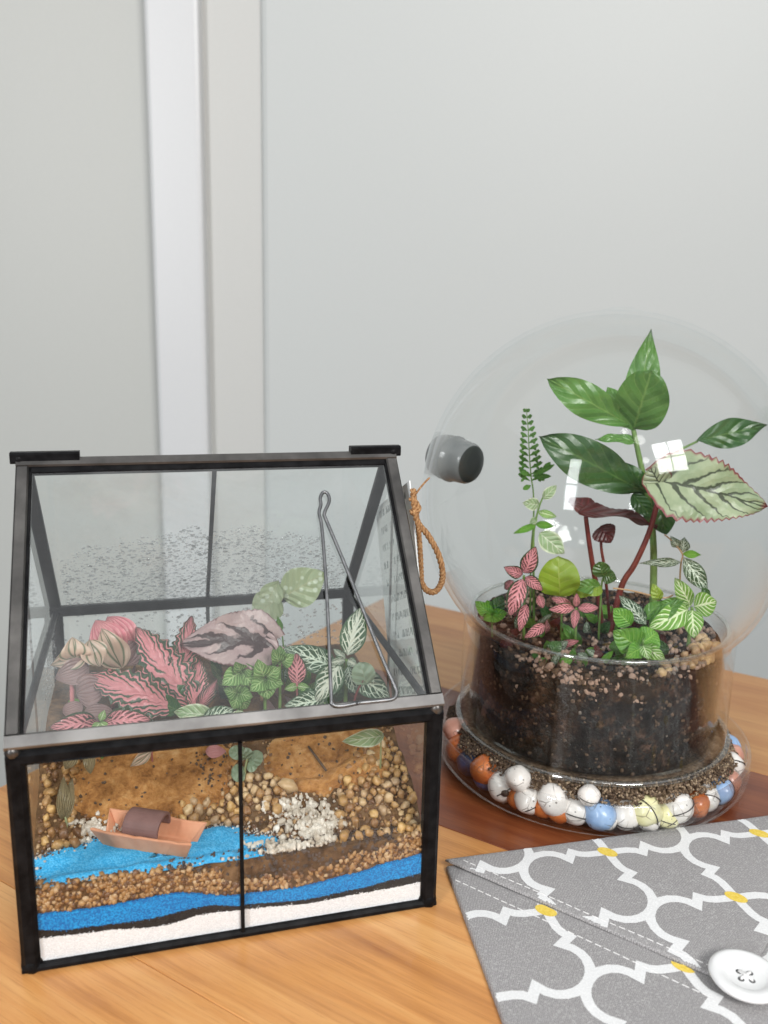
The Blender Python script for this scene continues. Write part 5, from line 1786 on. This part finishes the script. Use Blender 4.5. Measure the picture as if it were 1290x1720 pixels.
leaf(pl, G, (1014, 968, -1.8), (1005, 944, -2.0), 30, 'green_dk', 'round', arch=0.1)
leaf(pl, G, (1012, 966, -1.8), (1036, 972, -2.2), 26, 'green_dk', 'ovate', arch=0.1)
leaf(pl, G, (1010, 985, -2.0), (985, 1000, -2.4), 22, 'lime', 'ovate', arch=0.15)
leaf(pl, G, (1010, 985, -2.0), (960, 985, -2.2), 26, 'green', 'ovate', arch=0.15)
pl = plant('left_green_plant', 'fresh green leaves by the left rim of the cup', gfoot(830, 1040, -1.8))
stem(pl, G, [gfoot(828, 1046, -1.8), (826, 1034, -1.9)], 0.06, 0.05, 'stem_green')
for t_, w_ in (((798, 1010, -1.8), 24), ((818, 1008, -1.6), 22), ((845, 1000, -1.6), 26), ((852, 1030, -2.3), 22), ((812, 1042, -2.6), 18), ((838, 1044, -2.8), 22)):
    leaf(pl, G, (826, 1034, -1.9), t_, w_, 'bright' if w_ != 26 else 'green_dk', 'ovate', arch=0.15)
pl = plant('lime_veined_fittonia', 'bright green nerve plant with white veins at the globe right', gfoot(1150, 1060, -2.4))
rosette(pl, G, (1162, 1020), -2.8, [(1134, 970, -2.6, 28), (1204, 1010, -3.0, 42), (1090, 1056, -3.6, 42), (1166, 1072, -3.6, 34), (1140, 1000, -2.4, 30)], 'fit_lime', gfoot(1158, 1062, -2.4), 0.09, arch=0.14)
leaf(pl, G, (1160, 1016, -2.6), (1100, 1014, -2.2), 24, 'bright', 'lance', arch=0.12)
leaf(pl, G, (1180, 1000, -2.0), (1192, 992, -1.8), 20, 'green_dk', 'ovate')
pl = plant('white_veined_vine', 'trailing vine with narrow white-veined leaves right of the green stem', gfoot(1140, 1010, -0.8))
stem(pl, G, [gfoot(1145, 1020, -0.8), (1142, 975, -0.8), (1144, 945, -0.8), (1146, 930, -0.9), (1128, 908, -1.0), (1116, 898, -1.0)], 0.06, 0.04, 'stem_tan')
for b_, t_, w_ in (((1144, 944, -0.9), (1072, 946, -1.4), 16), ((1148, 936, -0.9), (1190, 996, -1.8), 32), ((1140, 920, -0.9), (1126, 900, -1.0), 16), ((1146, 930, -0.9), (1178, 932, -1.2), 14), ((1146, 928, -0.9), (1150, 902, -0.8), 22)):
    leaf(pl, G, b_, t_, w_, 'fit_net' if t_[0] != 1178 else 'bright', 'lance', arch=0.12)
pl = plant('bright_front_plant', 'bright green leaves leaning on the front rim of the cup', gfoot(1080, 1080, -4.2))
stem(pl, G, [gfoot(1082, 1090, -4.2), (1080, 1074, -4.3)], 0.08, 0.06, 'stem_green')
for b_, t_, w_, k_ in (((1076, 1088, -4.2), (1030, 1060, -4.6), 52, 'bright'), ((1080, 1086, -4.3), (1118, 1108, -5.4), 26, 'fit_lime'), ((1080, 1080, -4.3), (1104, 1062, -4.0), 44, 'bright'),
                       ((1078, 1088, -4.4), (1050, 1104, -5.6), 30, 'bright'), ((1080, 1084, -4.4), (1090, 1108, -5.6), 24, 'fit_lime'), ((1060, 1050, -3.4), (1030, 1022, -3.2), 34, 'bright'), ((1090, 1050, -3.2), (1150, 1004, -2.8), 24, 'green'), ((1086, 1048, -3.0), (1040, 1000, -2.4), 26, 'fit_net'), ((1082, 1040, -3.0), (1110, 1010, -2.4), 26, 'green')):
    leaf(pl, G, b_, t_, w_, k_, 'ovate', arch=0.12)
stem(pl, G, [(1030, 988, -2.6), (1060, 992, -2.6), (1112, 1004, -2.4), (1130, 1000, -2.3)], 0.05, 0.05, 'stem_tan', 'runner')
leaf(pl, G, (1108, 1008, -2.4), (1096, 980, -2.4), 20, 'lime', 'ovate', arch=0.2)
pl = plant('undergrowth_creeper', 'dark mixed small-leaved creeper around the foot of the pink plants', gfoot(910, 1060, -3.0))
for i in range(46):
    px, py, dy = random.uniform(830, 1130), 1060, random.uniform(-4.2, 1.5)
    f0 = gfoot(px, py, dy)
    P1 = f0 + Vector((random.uniform(-1.0, 1.0), random.uniform(-0.8, 0.4), random.uniform(0.3, 1.3)))
    mbl = leaf_mesh(f0, P1, random.uniform(0.4, 0.85), (CAMP - f0).normalized() + Vector((random.uniform(-0.5, 0.5), 0, random.uniform(0, 0.8))), 'ovate', arch=0.2)
    mbl.build('leaf', random.choice(('green_dk', 'green_dk', 'green', 'fit_net', 'fit_pink', 'rex_under', 'bright')), pl, org=org_of(pl), smooth=True)
# mossy leaves and grit where the soil meets the front of the cup
pl = plant('low_creeper', 'low creeping green sprigs along the front of the cup soil', gfoot(990, 1085, -4.8))
for i in range(16):
    px = 905 + i * 11 + random.uniform(-4, 4)
    f0 = gfoot(px, 1085, -4.6 + random.uniform(-0.7, 0.7))
    P1 = f0 + Vector((random.uniform(-0.7, 0.7), random.uniform(-0.6, 0.2), random.uniform(0.3, 0.9)))
    mbl = leaf_mesh(f0, P1, random.uniform(0.35, 0.6), (CAMP - f0).normalized() + Vector((0, 0, 0.5)), 'ovate', arch=0.15)
    mbl.build('leaf', random.choice(('bright', 'green_dk', 'green', 'fit_net')), pl, org=org_of(pl), smooth=True)

# ------------------------------------------------------------------ fabric pouch
FA = Vector((3.45, 37.75, 0))
ex = Vector((0.9694, 0.2456, 0))
ey = Vector((0.165, -0.986, 0))
FB = FA + ex * 24.0
TIP = Vector((14.95, 29.75, 0))
pouch = empty('fabric_pouch', FA)
tag(pouch, 'grey cotton pouch printed with white trellis and yellow dots, flap buttoned', 'pouch')


def cushion(poly, zb, zt, name, mat, puff, step=0.45, sag=0.0):
    """soft sheet filling a convex outline, thick in the middle, rounded at the edge"""
    P = [Vector(p) for p in poly]
    c = sum(P, Vector()) / len(P)
    out = []
    for i in range(len(P)):
        a, b = P[i], P[(i + 1) % len(P)]
        m = max(2, int((b - a).length / step))
        out += [a.lerp(b, j / m) for j in range(m)]
    m = len(out)
    vs_, fs = [], []
    R_ = 16
    prof = [(1.0, 0.0), (1.0, 0.6), (0.9955, 0.90), (0.985, 1.0)] + [(1 - (k / R_) ** 1.0, 1.0) for k in range(1, R_)]
    ml = 1.0
    for k, h in prof:
        if k < 0.99:
            pass
        for p in out:
            q = c.lerp(p, k)
            base_ = zb
            top = zt + puff * (1 - k ** 4) + 0.03 * mn.noise(Vector((q.x * 0.35, q.y * 0.35, 1)))
            vs_.append(Vector((q.x, q.y, base_ + (top - base_) * h)))
    vs_.append(Vector((c.x, c.y, zt + puff)))
    for i in range(len(prof) - 1):
        for j in range(m):
            fs.append((i * m + j, i * m + (j + 1) % m, (i + 1) * m + (j + 1) % m, (i + 1) * m + j))
    L_ = (len(prof) - 1) * m
    fs += [(L_ + j, L_ + (j + 1) % m, len(vs_) - 1) for j in range(m)]
    if (P[1] - P[0]).cross(P[2] - P[1]).z < 0:
        fs = [tuple(reversed(f_)) for f_ in fs]
    mb = MB().add(vs_, fs)
    o = mb.build(name, mat, pouch, org=FA, smooth=True)
    return vs_, fs


from mathutils.bvhtree import BVHTree
body_poly = [FA + Vector((0.05, -0.15, 0)), FA + ey * 15.5, FB + ey * 15.5, FB + Vector((0.1, -0.1, 0))]
bv_, bf_ = cushion(body_poly, 0.02, 0.30, 'body', 'cotton', 0.10)
flap_poly = [FA, TIP, FB]
fv_, ff_ = cushion(flap_poly, 0.43, 0.56, 'flap', 'cotton', 0.06, 0.35)
bvh_b = BVHTree.FromPolygons(bv_, bf_)
bvh_f = BVHTree.FromPolygons(fv_, ff_)


def inpoly(p, poly, mg=0.0):
    s_ = None
    for i in range(len(poly)):
        a, b = poly[i], poly[(i + 1) % len(poly)]
        e_ = (b - a)
        cr_ = (e_.x * (p.y - a.y) - e_.y * (p.x - a.x)) / e_.length
        if s_ is None:
            s_ = 1 if ((poly[2] - poly[0]).x * -(b - a).y + (poly[2] - poly[0]).y * (b - a).x) > 0 else -1
        if cr_ * s_ < mg:
            return False
    return True


def height(p, bvh):
    h = bvh.ray_cast(Vector((p.x, p.y, 5)), Vector((0, 0, -1)))
    return h[0].z if h[0] else None


ang = math.radians(-32.3)
PER = 6.17
E1 = Vector((math.cos(ang), math.sin(ang), 0)) * PER
E2 = Vector((-math.sin(ang), math.cos(ang), 0)) * PER
quad = [(0.5, 0.0), (0.492, 0.07), (0.465, 0.135), (0.42, 0.19), (0.365, 0.225), (0.30, 0.238), (0.225, 0.228), (0.245, 0.338), (0.185, 0.345), (0.13, 0.375), (0.07, 0.43), (0.0, 0.505)]


def printing(dot0, poly, bvh, lift, name, avoid=None):
    mbw, mby = MB(), MB()
    wd = 0.46
    for i in range(-6, 7):
        for j in range(-6, 7):
            c = dot0 + E1 * i + E2 * (j - 0.5)
            if (c - TIP).length > 26:
                continue
            for sx in (1, -1):
                for sy in (1, -1):
                    lf = lift + 0.0025 * ((sx > 0) + 2 * (sy > 0))
                    P = [c + E1 * (x * sx) + E2 * (y * sy) for x, y in quad]
                    Q = []
                    for a, b in zip(P, P[1:]):
                        m = max(1, int((b - a).length / 0.07))
                        Q += [a.lerp(b, k / m) for k in range(m)]
                    Q.append(P[-1])
                    rows = []
                    for k, p in enumerate(Q):
                        t1 = (Q[k] - Q[k - 1]).normalized() if k else (Q[1] - Q[0]).normalized()
                        t2 = (Q[k + 1] - Q[k]).normalized() if k < len(Q) - 1 else t1
                        d = (t1 + t2).normalized()
                        mit = 1 / max(0.5, d.dot(t1))
                        nn = Vector((-d.y, d.x, 0)) * (wd / 2 * mit)
                        row = []
                        for f_ in (-1, -0.67, -0.33, 0, 0.33, 0.67, 1):
                            q = p + nn * f_
                            h = height(q, bvh) if inpoly(q, poly, 0.03) and not (avoid and inpoly(q, avoid, -0.02)) else None
                            row.append(Vector((q.x, q.y, h + lf + 0.0005 * (k % 10))) if h is not None else None)
                        rows.append(row)
                    for k in range(len(rows) - 1):
                        if rows[k] is None or rows[k + 1] is None:
                            continue
                        for f_ in range(6):
                            a, b, c_, d_ = rows[k][f_], rows[k][f_ + 1], rows[k + 1][f_ + 1], rows[k + 1][f_]
                            if a and b and c_ and d_:
                                mbw.add([a, d_, c_, b], [(0, 1, 2, 3)])
            dc = c + E2 * 0.5
            ring = []
            ok = True
            ct = dc
            for k in range(20):
                an = 6.28319 * k / 20
                q = dc + E1.normalized() * (0.52 * math.cos(an)) + E2.normalized() * (0.34 * math.sin(an))
                for _ in range(12):
                    if inpoly(q, poly, 0.03) and not (avoid and inpoly(q, avoid, -0.03)):
                        break
                    q = q.lerp(dc, 0.12)
                if not inpoly(q, poly, 0.02):
                    ok = False
                    break
                h = height(q, bvh)
                if h is None:
                    ok = False
                    break
                ring.append(Vector((q.x, q.y, h + lift + 0.020)))
            if ok:
                h = sum(p.z for p in ring) / len(ring) - lift - 0.020
                mby.add([Vector((dc.x, dc.y, h + lift + 0.020))] + ring, [(0, 1 + k, 1 + (k + 1) % 20) for k in range(20)])
    if mbw.v:
        tag(mbw.build('printed_trellis', 'print', pouch, org=FA, smooth=False), kind='stuff')
    if mby.v:
        tag(mby.build('yellow_dots', 'yellow', pouch, org=FA), kind='stuff')


printing(atz(1020, 1433, 0.55), flap_poly, bvh_f, 0.008, 'flap')
printing(atz(917, 1531, 0.35), body_poly, bvh_b, 0.008, 'body', flap_poly)
# stitching
mb = MB()


def stitches(a, b, poly_bvh, off_, gap=0.42, ln=0.28):
    d = (b - a)
    L_ = d.length
    d.normalize()
    nn = Vector((-d.y, d.x, 0)) * off_
    t = 0.35
    while t + ln < L_:
        p, q = a + d * t + nn, a + d * (t + ln) + nn
        hp_, hq = height(p, poly_bvh), height(q, poly_bvh)
        if hp_ is not None and hq is not None:
            mb.bar(Vector((p.x, p.y, hp_ + 0.015)), Vector((q.x, q.y, hq + 0.015)), 0.055, 0.03, (0, 0, 1), 0.01)
        t += gap


stitches(FA, TIP, bvh_f, 0.42)
stitches(FA + Vector((0.0, -0.55, 0)), TIP + Vector((-0.9, -0.35, 0)), bvh_b, -0.35)
tag(mb.build('stitching', 'thread', pouch, org=FA), kind='stuff')
# button
BT = atz(1252, 1642, 0.85)
bt = empty('white_button', BT)
tag(bt, 'large round white button on the pouch flap tip', 'button')
bz = 0.72
tl = [(0.01, bz), (1.15, bz), (1.38, bz + 0.10), (1.45, bz + 0.24), (1.40, bz + 0.34), (1.24, bz + 0.38), (1.0, bz + 0.35), (0.82, bz + 0.26), (0.72, bz + 0.20), (0.3, bz + 0.19), (0.01, bz + 0.19)]
bo = Vector((BT.x, BT.y, 0))
disc = MB().lathe(tl, 72, bo).build('disc', 'button', bt, org=BT, smooth=True)
for k in range(4):
    an = 0.6 + k * math.pi / 2
    MB().lathe([(0.01, bz + 0.205), (0.10, bz + 0.205), (0.13, bz + 0.197)], 16, bo + Vector((0.30 * math.cos(an), 0.30 * math.sin(an), 0))).build('thread_hole', 'hole', disc, org=BT)
for k in range(2):
    an = 0.6 + k * math.pi / 2
    p, q = bo + Vector((0.30 * math.cos(an), 0.30 * math.sin(an), bz + 0.25)), bo + Vector((-0.30 * math.cos(an), -0.30 * math.sin(an), bz + 0.25))
    MB().tube([p - Vector((0, 0, 0.05)), p, q, q - Vector((0, 0, 0.05))], 0.06, 6).build('thread', 'thread', bt, org=BT, smooth=True)

for o in bpy.data.objects:
    if '_b' in o:
        del o['_b']
